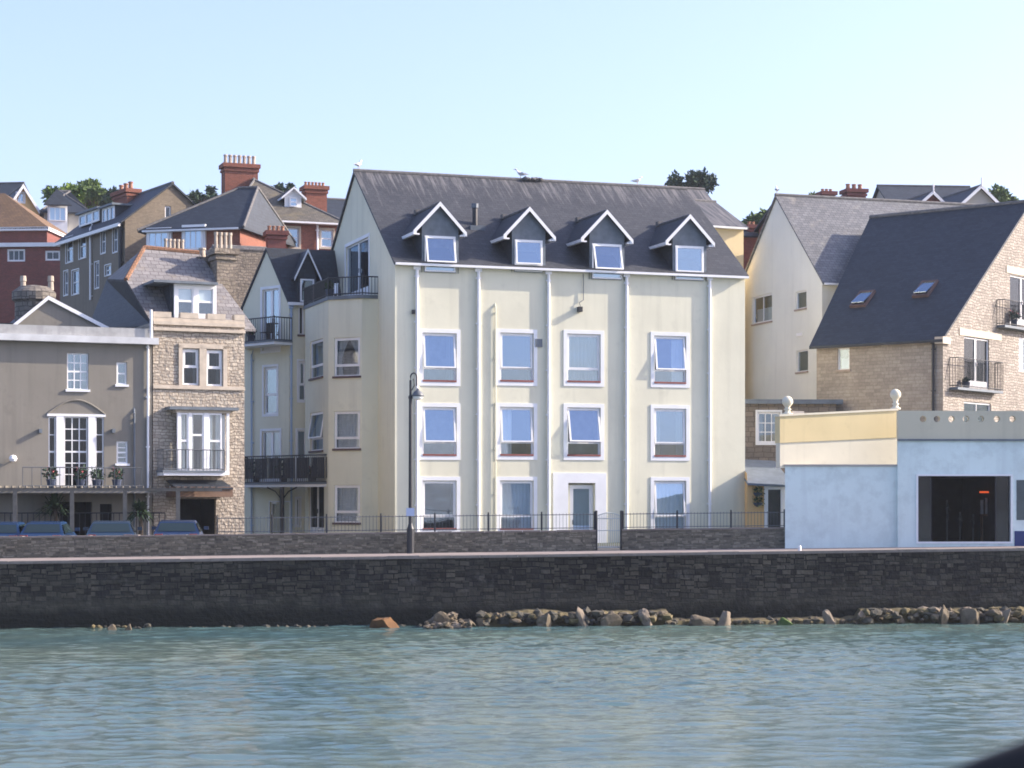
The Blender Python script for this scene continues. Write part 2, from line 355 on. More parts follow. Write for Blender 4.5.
def window(F, x0, y0, x1, y1, parent, style='pvc', sur=0, sm='white_trim', fm='white_paint', opn=0, cur=None, sill=None, name='window',
           grid=(2, 2), glass='glass', depth=.9, room='room', rect=None, split=.70, cut=True, fw=.07, rec=.10, side=None):
    u0, u1, z0, z1 = rect or F.rect(x0, y0, x1, y1)
    if cut: F.holes.append((u0, u1, z0, z1, depth, room))
    mb = MB(); g = MB()
    if sur: ring(F, mb, u0-sur, u1+sur, z0-sur, z1+sur, sur-.002, -.03, .02, sm)
    e = .004
    ring(F, mb, u0+e, u1-e, z0+e, z1-e, fw, rec-.035, rec+.04, fm)
    a0, a1, b0, b1 = u0+fw, u1-fw, z0+fw, z1-fw
    if name == 'door': pass
    o = None
    if style == 'pvc':
        zt = b0+(b1-b0)*(1-split)
        F.box(mb, a0, a1, rec-.033, rec+.038, zt-.035, zt+.035, fm)
        g.poly([F.pt(a0, rec+.01, b0), F.pt(a1, rec+.01, b0), F.pt(a1, rec+.01, zt-.035), F.pt(a0, rec+.01, zt-.035)], glass)
        o = mb.build(name, parent)
        sm_ = MB(); sg = MB(); h = b1-zt-.02; w = .055; L = [];
        ca, sa = math.cos(R(opn)), math.sin(R(opn)); v_ = rec-.04
        def P(u, t, dv=0): return F.pt(u, v_-t*sa+dv*ca, b1-t*ca-dv*sa)
        def bar(ua, ub, ta, tb):
            p = P(ua, ta); sm_.para(p, P(ub, ta)-p, P(ua, tb)-p, P(ua, ta, .05)-p, fm)
        bar(a0-.02, a0+w, -.02, h); bar(a1-w, a1+.02, -.02, h); bar(a0+w, a1-w, -.02, w); bar(a0+w, a1-w, h-w, h)
        sg.poly([P(a0+w, w, .03), P(a1-w, w, .03), P(a1-w, h-w, .03), P(a0+w, h-w, .03)], glass)
        sash = sm_.build('sash', o); sg.build('pane', o, recalc=False)
    elif style == 'bars':
        nx, nz = grid
        for i in range(1, nx):
            u = a0+(a1-a0)*i/nx; F.box(mb, u-.02, u+.02, rec-.02, rec+.03, b0, b1, fm)
        for i in range(1, nz):
            z = b0+(b1-b0)*i/nz; t = .035 if (nz % 2 == 0 and i == nz//2) else .018
            F.box(mb, a0, a1, rec-.022, rec+.032, z-t, z+t, fm)
        g.poly([F.pt(a0, rec+.01, b0), F.pt(a1, rec+.01, b0), F.pt(a1, rec+.01, b1), F.pt(a0, rec+.01, b1)], glass)
        o = mb.build(name, parent)
    elif style == 'plain':
        g.poly([F.pt(a0, rec+.01, b0), F.pt(a1, rec+.01, b0), F.pt(a1, rec+.01, b1), F.pt(a0, rec+.01, b1)], glass)
        o = mb.build(name, parent)
    elif style == 'double':      # french door pair
        um = (a0+a1)/2; F.box(mb, um-.08, um+.08, rec-.03, rec+.035, b0, b1, fm)
        F.box(mb, a0, a1, rec-.028, rec+.033, b0, b0+.28, fm)
        g.poly([F.pt(a0, rec+.01, b0), F.pt(a1, rec+.01, b0), F.pt(a1, rec+.01, b1), F.pt(a0, rec+.01, b1)], glass)
        o = mb.build(name, parent)
        hb = MB(); F.box(hb, um+.06, um+.10, rec-.08, rec-.03, (b0+b1)/2-.15, (b0+b1)/2+.05, 'chrome'); hb.build('handle', o)
    if g.f: g.build('pane', o, recalc=False)
    if sill:
        s2 = MB(); F.box(s2, u0-(.06 if not sur else -.01), u1+(.06 if not sur else -.01), -.07 if not sur else -.05, rec-.04, z0-.07 if not sur else z0+.005, z0+.02 if not sur else z0+.085, sill); s2.build('sill', o)
    if cur:
        kind, cm = cur; cb = MB(); n = 26; cv = rec+.16
        if kind == 'drape':     # tied back pair
            for sgn in (0, 1):
                pts = []
                for r_ in range(7):
                    f = r_/6; wdt = (.5-.34*math.sin(f*math.pi*.75)) if f < .9 else .22
                    row = []
                    for i in range(9):
                        q = i/8*wdt; uu = a0+(a1-a0)*(q if sgn == 0 else 1-q); row.append(F.pt(uu, cv+.025*math.sin(i*2.2+r_*.3), b1-(b1-b0)*f))
                    pts.append(row)
                cb.mesh([p for row in pts for p in row], [(r_*9+i, r_*9+i+1, (r_+1)*9+i+1, (r_+1)*9+i) for r_ in range(6) for i in range(8)], cm)
        else:
            lo, hi = {'full': (0, 1), 'left': (0, .38), 'right': (.62, 1), 'sides': (0, 1), 'half': (0, 1)}[kind]
            zb_ = b0 if kind != 'half' else b0; zt_ = b1 if kind != 'half' else b0+(b1-b0)*.55
            segs = [(lo, hi)] if kind != 'sides' else [(0, .22), (.78, 1)]
            for lo, hi in segs:
                vs = []
                for i in range(n+1):
                    f = lo+(hi-lo)*i/n; uu = a0+(a1-a0)*f; vv = cv+.03*math.sin(i*1.9)
                    vs += [F.pt(uu, vv, zb_), F.pt(uu, vv, zt_)]
                cb.mesh(vs, [(2*i, 2*i+2, 2*i+3, 2*i+1) for i in range(n)], cm)
        cb.build('curtain', o, recalc=False)
    return o

def pipe(F, px, y0, y1, parent, r=.055, m='white_paint', v=None, name='drainpipe', hop=True):
    v = -r*1.1-.03 if v is None else v; u = F.U(px); za, zb_ = F.Z(px, y0), F.Z(px, y1)
    mb = MB(); mb.tube([F.pt(u, v+.12 if v > -.5 else v, za), F.pt(u, v, za-.25), F.pt(u, v, zb_)], r, m, 8)
    z = za-.5
    while z > zb_: F.box(mb, u-r*1.5, u+r*1.5, v-.02, 0.01, z-.03, z+.03, m); z -= 2.0
    if hop: F.box(mb, u-r*2, u+r*2, v-.03, v+.1, za-.22, za+.02, m)
    return mb.build(name, parent)

def rail(mb, pts, h, sp=.13, m='iron', r=.011, rt=.022, finial=False, low=.08, spk=.05):
    for a, b in zip(pts[:-1], pts[1:]):
        a, b = Vector(a), Vector(b); L = (b-a).length; n = max(1, int(L/sp))
        for i in range(n+1):
            p = a+(b-a)*i/n; mb.tube([p+Vector((0, 0, .02)), p+Vector((0, 0, h+(spk if finial else 0)))], r, m, 4, caps=False)
        for z in (low, h): mb.tube([a+Vector((0, 0, z)), b+Vector((0, 0, z))], rt, m, 6)

class House:
    def __init__(s, name, label, cat, F, u0, u1, depth, zb, ze, zr, ridge='u', wm='cream_render', rm='dark_slate', oh=.25, ov=.08, hip=(0, 0),
                 fm='white_trim', group=None, sidem=None, th=.12, zeb=None):
        s.F, s.u0, s.u1, s.d, s.zb, s.ze, s.zr, s.ridge = F, u0, u1, depth, zb, ze, zr, ridge
        s.wm, s.rm, s.oh, s.ov, s.hip, s.fm, s.sidem, s.th = wm, rm, oh, ov, hip, fm, sidem or wm, th
        s.root = thing(name, label, cat, F.pt((u0+u1)/2, depth/2, zb), group)
        s.front = F.sub(u0, 0, 0); s.left = F.sub(u0, depth, -90); s.right = F.sub(u1, 0, 90); s.back = F.sub(u1, depth, 180)
    def finish(s, roof=True, wname='wall'):
        w, d = s.u1-s.u0, s.d; mb = MB()
        def rect(n): return [(0, s.zb), (n, s.zb), (n, s.ze), (0, s.ze)]
        def gab(n, fl=0): return [(0, s.zb), (n, s.zb), (n, s.ze), (n/2, s.zr-.05), (0, s.ze)]
        gside = s.ridge == 'u'
        s.front.wall(mb, rect(w) if gside else gab(w), s.wm)
        s.back.wall(mb, rect(w) if gside else gab(w), s.wm)
        s.left.wall(mb, (gab(d) if gside and not s.hip[0] else rect(d)), s.sidem)
        s.right.wall(mb, (gab(d) if gside and not s.hip[1] else rect(d)), s.sidem)
        s.wallobj = mb.build(wname, s.root)
        if roof: s.roof()
    def roof(s, name='roof'):
        F, u0, u1, d, ze, zr, oh, ov = s.F, s.u0, s.u1, s.d, s.ze, s.zr, s.oh, s.ov
        mb = MB(); e = .06
        if s.ridge == 'u':
            sl = (zr-ze)/(d/2); h0, h1 = s.hip
            a0, a1 = u0-(oh if h0 else ov), u1+(oh if h1 else ov)
            r0, r1 = (u0+h0 if h0 else a0), (u1-h1 if h1 else a1)
            zl = ze-oh*sl+e
            A, B, C, D = F.pt(a0, -oh, zl), F.pt(a1, -oh, zl), F.pt(a1, d+oh, zl), F.pt(a0, d+oh, zl)
            P, Q = F.pt(r0, d/2, zr+e), F.pt(r1, d/2, zr+e)
            mb.slab([A, B, Q, P], s.th, s.rm, s.rm); mb.slab([C, D, P, Q], s.th, s.rm, s.rm)
            if h0: mb.slab([D, A, P], s.th, s.rm, s.rm)
            if h1: mb.slab([B, C, Q], s.th, s.rm, s.rm)
            mb2 = MB(); mb2.tube([P, Q], .10, 'ridge_tile', 8)
            if h0: mb2.tube([A, P], .08, 'ridge_tile', 6); mb2.tube([D, P], .08, 'ridge_tile', 6)
            if h1: mb2.tube([B, Q], .08, 'ridge_tile', 6); mb2.tube([C, Q], .08, 'ridge_tile', 6)
        else:
            w = u1-u0; sl = (zr-ze)/(w/2); zl = ze-oh*sl+e; um = (u0+u1)/2
            A, B, C, D = F.pt(u0-oh, -ov, zl), F.pt(u1+oh, -ov, zl), F.pt(u1+oh, d+ov, zl), F.pt(u0-oh, d+ov, zl)
            P, Q = F.pt(um, -ov, zr+e), F.pt(um, d+ov, zr+e)
            mb.slab([A, P, Q, D], s.th, s.rm, s.rm); mb.slab([B, C, Q, P], s.th, s.rm, s.rm)
            mb2 = MB(); mb2.tube([P, Q], .10, 'ridge_tile', 8)
        s.roofobj = mb.build(name, s.root); mb2.build('ridge_tiles', s.roofobj); return s.roofobj
    def gutter(s, m='white_paint', side='front'):
        F, oh = s.F, s.oh; mb = MB(); sl = (s.zr-s.ze)/((s.d if s.ridge == 'u' else s.u1-s.u0)/2); z = s.ze-oh*sl
        if side == 'front':
            F.box(mb, s.u0-.05, s.u1+.05, -oh-.10, -oh+.02, z-.07, z+.03, m)
            F.box(mb, s.u0+.01, s.u1-.01, -oh+.02, -.004, z-.06, z-.03, m)
        mb.build('gutter', s.root)

def chimney(F, px0, px1, ytop, ybot, root, m='red_brick', pots=4, depth=.9, v=0, potm='terracotta', ypot=None, cap=True, name='chimney', rows=1, top=False, label=None, cat='chimney'):
    u0, u1 = F.U(px0, v), F.U(px1, v); zt, zb_ = F.Z((px0+px1)/2, ytop, v), F.Z((px0+px1)/2, ybot, v)
    mb = MB(); F.box(mb, u0, u1, v, v+depth, zb_, zt, m)
    if cap:
        F.box(mb, u0-.07, u1+.07, v-.07, v+depth+.07, zt-.45, zt-.30, m)
        F.box(mb, u0-.14, u1+.14, v-.14, v+depth+.14, zt-.22, zt+.02, m)
    o = mb.build(name, root); ph = F.Z(px0, ypot, v)-F.Z(px0, ytop, v) if ypot else .45
    for r_ in range(rows):
        for i in range(pots):
            u = u0+(u1-u0)*(i+.5)/pots; pb = MB(); rr = min(.15, (u1-u0)/pots*.40)
            pb.lathe(F.pt(u, v+depth*(r_+.5)/rows, zt), [(rr*1.1, 0), (rr, .08), (rr*.85, ph*.8), (rr*1.1, ph*.85), (rr*1.05, ph)], potm, 10); pb.build('chimney_pot', o)
    return o

def isect(P, ang, px):
    k = (px-512)/FPX; dx, dy = math.cos(R(ang)), math.sin(R(ang)); t = (k*P.y-P.x)/(dx-k*dy); return t

# ================================================================== 1 main apartment building
YM = 87.0
FM = Face.px(395, YM, 19); uR = FM.U(745)
ze = FM.Z(395, 260); t_ = 0
dm = 2*((lambda k: (FM.X-k*FM.Y)/(FM.s+k*FM.c))((355.5-512)/FPX))
zr = ZC+(HY-172)/FPX*(FM.Y+dm/2*FM.c)
H = House('apartment_building', 'cream rendered block of flats with four dormers in its slate roof facing the water', 'building', FM, 0, uR, dm, 1.8, ze, zr, 'u', 'cream_render', 'main_slate', .22, .10, th=.13)
root = H.root; f = H.front
rows = [(333, 382), (407, 456), (480.5, 530)]
cols = [(422.5, 456.5), (500, 533.5), (567, 600.5), (654, 686)]
dy = [0, 0, 1, 3]
cur = {(0, 0): ('sides', 'curtain_grey'), (0, 1): None, (0, 2): ('full', 'curtain_grey'), (0, 3): ('right', 'curtain_white'), (1, 0): None, (1, 1): ('left', 'curtain_white'), (1, 2): None,
       (1, 3): ('sides', 'curtain_grey'), (2, 0): None, (2, 1): ('full', 'curtain_white'), (2, 3): ('full', 'curtain_white')}
opn = {(0, 0): 7, (0, 1): 2, (0, 2): 0, (0, 3): 9, (1, 0): 7, (1, 1): 5, (1, 2): 13, (1, 3): 2, (2, 0): 0, (2, 1): 0, (2, 3): 5}
for r_, (ya, yb) in enumerate(rows):
    for c_, (xa, xb) in enumerate(cols):
        if (r_, c_) == (2, 2): continue
        d_ = dy[c_]*(1-r_*.45)
        window(f, xa, ya+d_, xb, yb+d_*.6, root, 'pvc', .17, opn=opn[(r_, c_)], cur=cur[(r_, c_)], sill='red_sill', split=.74, room='room_pale' if r_ < 2 and c_ % 2 == 0 else 'room')
# doorway with its white surround
ud = f.rect(568, 483, 595, 535); f.holes.append((ud[0], ud[1], 1.9, ud[3], .5, 'cream_render'))
mb = MB(); zt = f.Z(580, 473); uo0, uo1 = f.U(553), f.U(606)
f.box(mb, uo0, ud[0]-.002, -.05, .02, 2, zt, 'white_trim'); f.box(mb, ud[1]+.002, uo1, -.05, .02, 2, zt, 'white_trim'); f.box(mb, ud[0]-.002, ud[1]+.002, -.05, .02, ud[3]+.002, zt, 'white_trim')
dr = mb.build('door_surround', root)
fd = f.sub(0, .2, 0); mb = MB(); a0, a1 = ud[0]+.15, ud[1]-.02
ring(fd, mb, a0, a1, 2.4, ud[3]-.08, .18, 0, .06, 'white_paint'); fd.box(mb, ud[0]+.001, a0, .01, .05, 2, ud[3]-.08, 'cream_render'); fd.box(mb, a0+.15, a1-.15, 0.01, .05, 2.5, 3.25, 'blue_door')
do = mb.build('door', root); g = MB(); g.poly([fd.pt(a0+.09, .02, 3.25), fd.pt(a1-.09, .02, 3.25), fd.pt(a1-.09, .02, ud[3]-.2), fd.pt(a0+.09, .02, ud[3]-.2)], 'glass'); g.build('pane', do, recalc=False)
mb = MB(); fd.box(mb, a0+.12, a0+.16, -.05, 0, 3.3, 3.5, 'chrome'); mb.build('handle', do)
# gable end french window over the bay
L = H.left
window(L, 346, 242, 369, 297, root, 'double', .16, cur=('left', 'curtain_grey'), name='french_door')
H.finish(); H.gutter()
for px in (416.5, 478, 548, 626, 709): pipe(f, px, 264+(px-395)*.036, 540, root, .075, v=-.082)
pipe(f, 495, 302, 540, root, .035, 'cream_render', hop=False)
# cables, vents and a little bracket on the wall
mb = MB(); f.box(mb, f.U(535), f.U(542), -.06, .01, f.Z(538, 347), f.Z(538, 339), 'lead'); mb.build('air_vent', root)
mb = MB(); u = f.U(583); mb.tube([f.pt(u, -.06, f.Z(583, 274)), f.pt(u, -.06, f.Z(583, 300)), f.pt(u-.2, -.06, f.Z(583, 303)), f.pt(u-.1, -.06, f.Z(583, 310))], .022, 'lead', 5); mb.build('cable', root)
mb = MB(); f.box(mb, f.U(577), f.U(581), -.22, .01, f.Z(578, 312), f.Z(578, 307), 'iron'); mb.build('wall_bracket', root)
mb = MB(); u = f.U(413); f.box(mb, u-.06, u+.06, -.12, .01, f.Z(413, 314), f.Z(413, 310), 'iron'); mb.build('wall_lamp', root)
# soil pipe on the roof
sl = (zr-ze)/(dm/2)
mb = MB(); v_ = 2.9; u = FM.U(475, v_); zz = ze+v_*sl; mb.tube([FM.pt(u, v_, zz-.2), FM.pt(u, v_, zz+.85)], .13, 'iron', 8); mb.tube([FM.pt(u, v_, zz+.8), FM.pt(u, v_, zz+1.0)], .17, 'lead', 8)
FM.box(mb, u-.35, u+.35, v_-.45, v_+.2, zz-.45, zz-.05, 'lead'); mb.build('flue', root)
# dormers
doc = [((414, 466), 203.5, 232.5, (424.5, 236, 455.5), 272, 14), ((504, 555), 208.5, 237, (514.5, 240, 542.5), 272, 5), ((581.5, 632.5), 211.5, 240, (592, 244, 621.5), 279, 17), ((666, 714), 216, 243, (675, 246, 703.5), 280, 1)]
for (bx, ya, yb, (wx0, wy0, wx1), wy1, op) in doc:
    v0 = -.06; fD = FM.sub(0, v0, 0)
    ul, ur = fD.U(bx[0], -.2), fD.U(bx[1], -.2); um = (ul+ur)/2; xm = (bx[0]+bx[1])/2
    za = fD.Z(xm, ya); zl = fD.Z(xm, yb)
    h = MB(); wl, wr = fD.U(wx0)-.12, fD.U(wx1)+.14
    fdw = fD; fdw.holes = []
    # face board with the window opening
    uw0, uw1 = fD.U(wx0), fD.U(wx1); zw0, zw1 = fD.Z(xm, wy1), fD.Z(xm, wy0)
    spl = 1-.27 if True else 0
    fdw.holes.append((uw0, uw1, zw0, zw1, 1.0, 'room_pale'))
    zside = zl+.05
    slp = (za-zl)/((ur-ul)/2)
    sub = MB(); fdw.wall(sub, [(uw0-.02, zw0-.02), (uw1+.02, zw0-.02), (uw1+.02, ze-.1), (wr, ze-.1), (wr, zl+(ur-wr)*slp-.1), (um, za-.1), (wl, zl+(wl-ul)*slp-.1), (wl, ze-.1), (uw0-.02, ze-.1)], 'lead')
    vb = (zl-ze)/sl-v0+.3
    for uu in (wl, wr): sub.poly([fD.pt(uu, 0, zw0-.03), fD.pt(uu, vb+.6, zw0-.03), fD.pt(uu, vb+.6, zl+(wl-ul)*slp-.05), fD.pt(uu, 0, zl+(wl-ul)*slp-.05)], 'dark_slate')
    D_ = sub.build('dormer', root)
    rb = MB(); vr = (za-ze)/sl-v0+.2; ve = (zl-ze)/sl-v0+.2; o_ = .2
    rb.slab([fD.pt(ul, -o_, zl), fD.pt(um, -o_, za), fD.pt(um, vr, za), fD.pt(ul, ve, zl)], .08, 'dark_slate')
    rb.slab([fD.pt(ur, -o_, zl), fD.pt(um, -o_, za), fD.pt(um, vr, za), fD.pt(ur, ve, zl)], .08, 'dark_slate')
    rb.tube([fD.pt(um, -o_, za+.02), fD.pt(um, vr, za+.02)], .07, 'ridge_tile', 6)
    fD.box(rb, um-.12, um+.12, vr-.6, vr-.3, za-.05, za+.18, 'ridge_tile')
    rb.build('dormer_roof', D_)
    bb = MB(); wdt = .15
    for uu in (ul, ur):
        s_ = 1 if uu > um else -1
        p0, p1 = fD.pt(uu+s_*.03, -o_-.04, zl+.02), fD.pt(um, -o_-.04, za+.05)
        bb.para(p0, p1-p0, (0, 0, -wdt-.04), fD.pt(0, .045, 0)-fD.pt(0, 0, 0), 'white_paint')
    for uu, s_ in ((ul, 1), (ur, -1)):
        lo, hi = sorted((uu, uu+s_*.26)); fD.box(bb, lo, hi, -o_, 0, zl-.16, zl-.10, 'white_paint')
        lo, hi = sorted((uu, uu+s_*.10)); fD.box(bb, lo-.02, hi+.02, -o_-.02, ve, zl-.16, zl-.02, 'white_paint')
    bb.build('bargeboard', D_)
    window(fdw, 0, 0, 0, 0, D_, 'pvc', 0, opn=op, rect=(uw0, uw1, zw0, zw1), cut=False, split=.76, rec=.03, cur=None) if False else None
    # casement, made at part level so its panes stay one step below
    window(fD, 0, 0, 0, 0, root, 'pvc', 0, opn=op, rect=(uw0, uw1, zw0, zw1), cut=False, split=.80, rec=.0, fw=.06, name='dormer_window')
# bay: canted three sided tower on the gable end
kA = (378-512)/FPX; vA = (FM.X-kA*FM.Y)/(FM.s+kA*FM.c); A = FM.pt(0, vA)
B = A+Vector((math.cos(R(199)), math.sin(R(199)), 0))*isect(A, 199, 362)
C = B+Vector((math.cos(R(154)), math.sin(R(154)), 0))*isect(B, 154, 328.5)
D = C+Vector((math.cos(R(109)), math.sin(R(109)), 0))*isect(C, 109, 305)
lenDE = (Vector((A.x, A.y, 0))-B).length
E = D+Vector((math.cos(R(64)), math.sin(R(64)), 0))*2.2
ztb = ZC+(HY-296.5)/FPX*B.y
fBC = Face(C.x, C.y, 154-180); fCD = Face(D.x, D.y, 109-180); fAB = Face(B.x, B.y, 19); fDE = Face(E.x, E.y, 64-180)
bm_ = MB()
window(fBC, 334, 337.5, 360, 376.5, root, 'pvc', 0, cur=('drape', 'curtain_white'), sill='dark_sill', split=.74, name='bay_window', room='room_pale')
window(fBC, 334, 411, 360, 449, root, 'pvc', 0, cur=('full', 'curtain_white'), sill='dark_sill', split=.74, name='bay_window')
window(fBC, 334, 485, 360, 523, root, 'pvc', 0, cur=('full', 'curtain_white'), sill='dark_sill', split=.74, name='bay_window')
window(fCD, 310, 340, 323, 378, root, 'pvc', 0, cur=('full', 'curtain_grey'), sill='dark_sill', split=.70, name='bay_window')
window(fCD, 310, 412, 323, 451, root, 'pvc', 0, cur=('full', 'curtain_grey'), sill='dark_sill', split=.70, opn=9, name='bay_window')
window(fCD, 308.5, 485, 324, 535, root, 'double', 0, name='bay_door', glass='dark_glass')
for F_, P_, Q_ in ((fAB, B, A), (fBC, C, B), (fCD, D, C), (fDE, E, D)):
    w_ = (Vector(Q_)-Vector(P_)).length; F_.wall(bm_, [(0, 1.8), (w_, 1.8), (w_, ztb), (0, ztb)], 'cream_render')
bay = bm_.build('bay', root)
mb = MB(); cen = (A+B+C+D+E)/5
def grow(p, k): q = cen+(p-cen)*k; return Vector((q.x, q.y, ztb+.08))
A2 = Vector(FM.pt(0, vA)); A2.z = ztb+.08; E2 = FM.pt(0, dm-.5); E2.z = ztb+.08
mb.slab([A2, grow(B, 1.05), grow(C, 1.05), grow(D, 1.05), grow(E, 1.05), E2], .16, 'lead'); mb.build('balcony_floor', root)
mb = MB(); hr = FM.Z(378, 269)-ztb-.1
pts = [A2, grow(B, 1.02), grow(C, 1.02), grow(D, 1.02), grow(E, 1.02)]
rail(mb, pts, hr, .14, finial=False, r=.02, rt=.03)
for p in pts[1:-1]: mb.tube([p, p+Vector((0, 0, hr+.08))], .03, 'iron', 6)
rl = mb.build('balcony_railing', root)
def bush(cx, cy, cz, r, n, m, name, parent=None, size=.12, flat=1.0, seed=0, cl=None):
    q = random.Random(seed or int(cx*1000) % 9999); mb = MB()
    cl = cl or [(0, 0, 0, r)]
    for i in range(n):
        c = q.choice(cl); d = Vector((q.gauss(0, 1), q.gauss(0, 1), q.gauss(0, 1))).normalized()*(c[3]*q.random()**.4)
        p = Vector((cx+c[0]+d.x, cy+c[1]+d.y, cz+c[2]+d.z*flat))
        a = Vector((q.gauss(0, 1), q.gauss(0, 1), q.gauss(0, 1))).normalized(); b = a.cross(Vector((q.gauss(0, 1), q.gauss(0, 1), q.gauss(0, 1)))).normalized()
        s_ = size*(.5+q.random()); mb.poly([p, p+a*s_+b*s_*.5, p+a*s_*2, p+a*s_-b*s_*.5], m)
    return mb
def pot_plant(p, label, flowers=False, h=.6, group='potted plants on the balconies', name='potted_plant', lm='palm_leaf'):
    r_ = thing(name, label, 'plant', p, group)
    mb = MB(); mb.lathe(p, [(.14, 0), (.19, .3), (.21, .3), (.21, .34), (.17, .34)], 'plant_pot', 10); mb.build('pot', r_)
    b = bush(p.x, p.y, p.z+.34+h*.45, h*.55, 160, lm, 'foliage', size=.07)
    if flowers:
        b2 = bush(p.x, p.y, p.z+.34+h*.55, h*.55, 45, 'flower', 'flower', size=.05, seed=3); k0 = len(b.v); b.v += b2.v; b.f += [tuple(i+k0 for i in q_) for q_ in b2.f]; b.fm += [b.mi('flower')]*len(b2.f)
    b.build('foliage', r_, recalc=False)
pot_plant(Vector(grow(C, .9)), 'low potted plant behind the bay top balcony railing', h=.35)
def chair(p, ang, label, m='white_paint', name='garden_chair', group=None):
    r_ = thing(name, label, 'chair', p, group); F = Face(p.x, p.y, ang); z = p.z
    mb = MB(); F.box(mb, -.24, .24, -.22, .22, z+.42, z+.46, m); mb.build('seat', r_)
    mb = MB()
    for i in range(6): F.box(mb, -.23+i*.08, -.17+i*.08, .2, .23, z+.46, z+.9, m)
    F.box(mb, -.24, .24, .19, .24, z+.86, z+.92, m); mb.build('backrest', r_)
    for a in (-.22, .19):
        for b in (-.2, .19): mb = MB(); F.box(mb, a, a+.035, b, b+.035, z, z+.42, m); mb.build('leg', r_)
chair(FM.pt(-1.1, dm/2+.2, ztb+.09), -60, 'white garden chair behind the railing of the bay top balcony')

# rear cream wing seen past the right gable
FW = Face.px(690, 112, 24)
HW = House('rear_apartment_wing', 'sunlit yellow upper wall under a slate roof past the right end of the cream flats', 'building', FW, 0, FW.U(743.5), 7, 1.8, FW.Z(735, 226), 0, 'u', 'warm_render', 'main_slate', .25, .2)
HW.zr = ZC+(HY-203)/FPX*(FW.Y+3.5*FW.c+1.5); HW.finish(); HW.gutter()
FW2 = Face.px(670, 122, 19)
HW2 = House('rear_roof_block', 'taller slate ridge carrying on behind the right end of the big cream block', 'building', FW2, 0, FW2.U(732), 9, 1.8, FW2.Z(715, 232), 0, 'u', 'warm_render', 'main_slate', .25, .2)
HW2.zr = ZC+(HY-190.5)/FPX*(FW2.Y+4.5*FW2.c+1.5); HW2.finish()
FW3 = Face.px(738, 135, 14)
HW3 = House('small_brick_house', 'scrap of dark red brick house between the cream flats and the pale gable', 'house', FW3, 0, FW3.U(760), 6, 1.8, FW3.Z(750, 236), 0, 'u', 'dark_red_brick', 'dark_slate', .2, .1)
HW3.zr = ZC+(HY-226)/FPX*(FW3.Y+3)
chimney(FW3, 749, 757, 225, 240, HW3.root, 'dark_red_brick', 2, .8, 1.0, 'terracotta', 221); HW3.finish()

# ================================================================== 2 left part of the cream flats (shaded)
FY = Face.px(289, 95, 19)
A = FY.pt(0, 0); 
angG = -45                     # gable wall runs back to the left
fg = Face(A.x, A.y, angG); wl_ = fg.U(243)   # negative
P0 = fg.pt(wl_, 0)
rootY = thing('gabled_apartment_block', 'narrow cream gabled block with two stacked balconies left of the bay tower', 'building', fg.pt(wl_/2, 1.5, 1.8), None)
fg = Face(P0.x, P0.y, angG); wG = -wl_
zeG = fg.Z(289, 303); zpk = fg.Z(267, 249); upk = fg.U(267)
window(fg, 262.5, 289, 279, 350, rootY, 'double', .14, cur=('full', 'curtain_pink'), name='french_door')
window(fg, 264, 367, 277, 414, rootY, 'pvc', .12, cur=('full', 'curtain_grey'), split=.6)
window(fg, 262, 431, 280, 486, rootY, 'double', .12, cur=('full', 'curtain_pink'), name='french_door')
window(fg, 270, 502, 290, 535, rootY, 'plain', .05, glass='clear_glass', name='porch_door', room='room_pale')
mb = MB(); fg.wall(mb, [(0, 1.8), (wG, 1.8), (wG, zeG), (upk, zpk), (0, fg.Z(243, 308))], 'cream_render')
fy = FY.sub(0, 0, 0); wY = 7.0
window(fy, 298.5, 361, 306, 401, rootY, 'pvc', .08, split=.6)
window(fy, 298.5, 306, 304, 335, rootY, 'plain', 0, glass='dark_glass', sill='dark_sill')
window(fy, 297, 430, 306, 480, rootY, 'plain', .08, cur=('full', 'curtain_pink'), name='french_door')
window(fy, 296, 498, 300, 526, rootY, 'plain', .06, glass='dark_glass')
fy.wall(mb, [(0, 1.8), (wY, 1.8), (wY, zeG), (0, zeG)], 'cream_render')
fl = Face(*(fg.pt(0, 9)[:2]), angG-90); fl.wall(mb, [(0, 1.8), (9, 1.8), (9, fg.Z(243, 308)), (0, fg.Z(243, 308))], 'cream_render')
mb.build('wall', rootY)
mb = MB()
ap = fg.pt(upk, -.08, zpk+.06); e1 = fg.pt(wG+.05, -.08, zeG+.02); e0 = fg.pt(-.1, -.08, fg.Z(243, 308))
bk = Vector((-math.sin(R(19)), math.cos(R(19)), 0))
rr = Vector((math.cos(R(19)), math.sin(R(19)), 0))
# ridge runs to the right, parallel to the sea front
apR = ap+rr*7.0; e1R = FY.pt(7, -.2, zeG)
mb.slab([e1, e1R, apR, ap], .1, 'dark_slate')
mb.slab([ap, apR, apR+bk*6-Vector((0, 0, 4)), ap+bk*6-Vector((0, 0, 4))], .1, 'dark_slate')
mb.slab([e0, ap, apR, e0+rr*7], .1, 'dark_slate')
mb.build('roof', rootY)
mb = MB(); FY.box(mb, -.1, 7, -.32, -.2, zeG-.12, zeG+.02, 'white_paint'); mb.build('gutter', rootY)
pipe(fg, 253, 350, 540, rootY, .05, 'blue_door', hop=False); pipe(FY, 291, 304, 540, rootY, .05, 'blue_door')
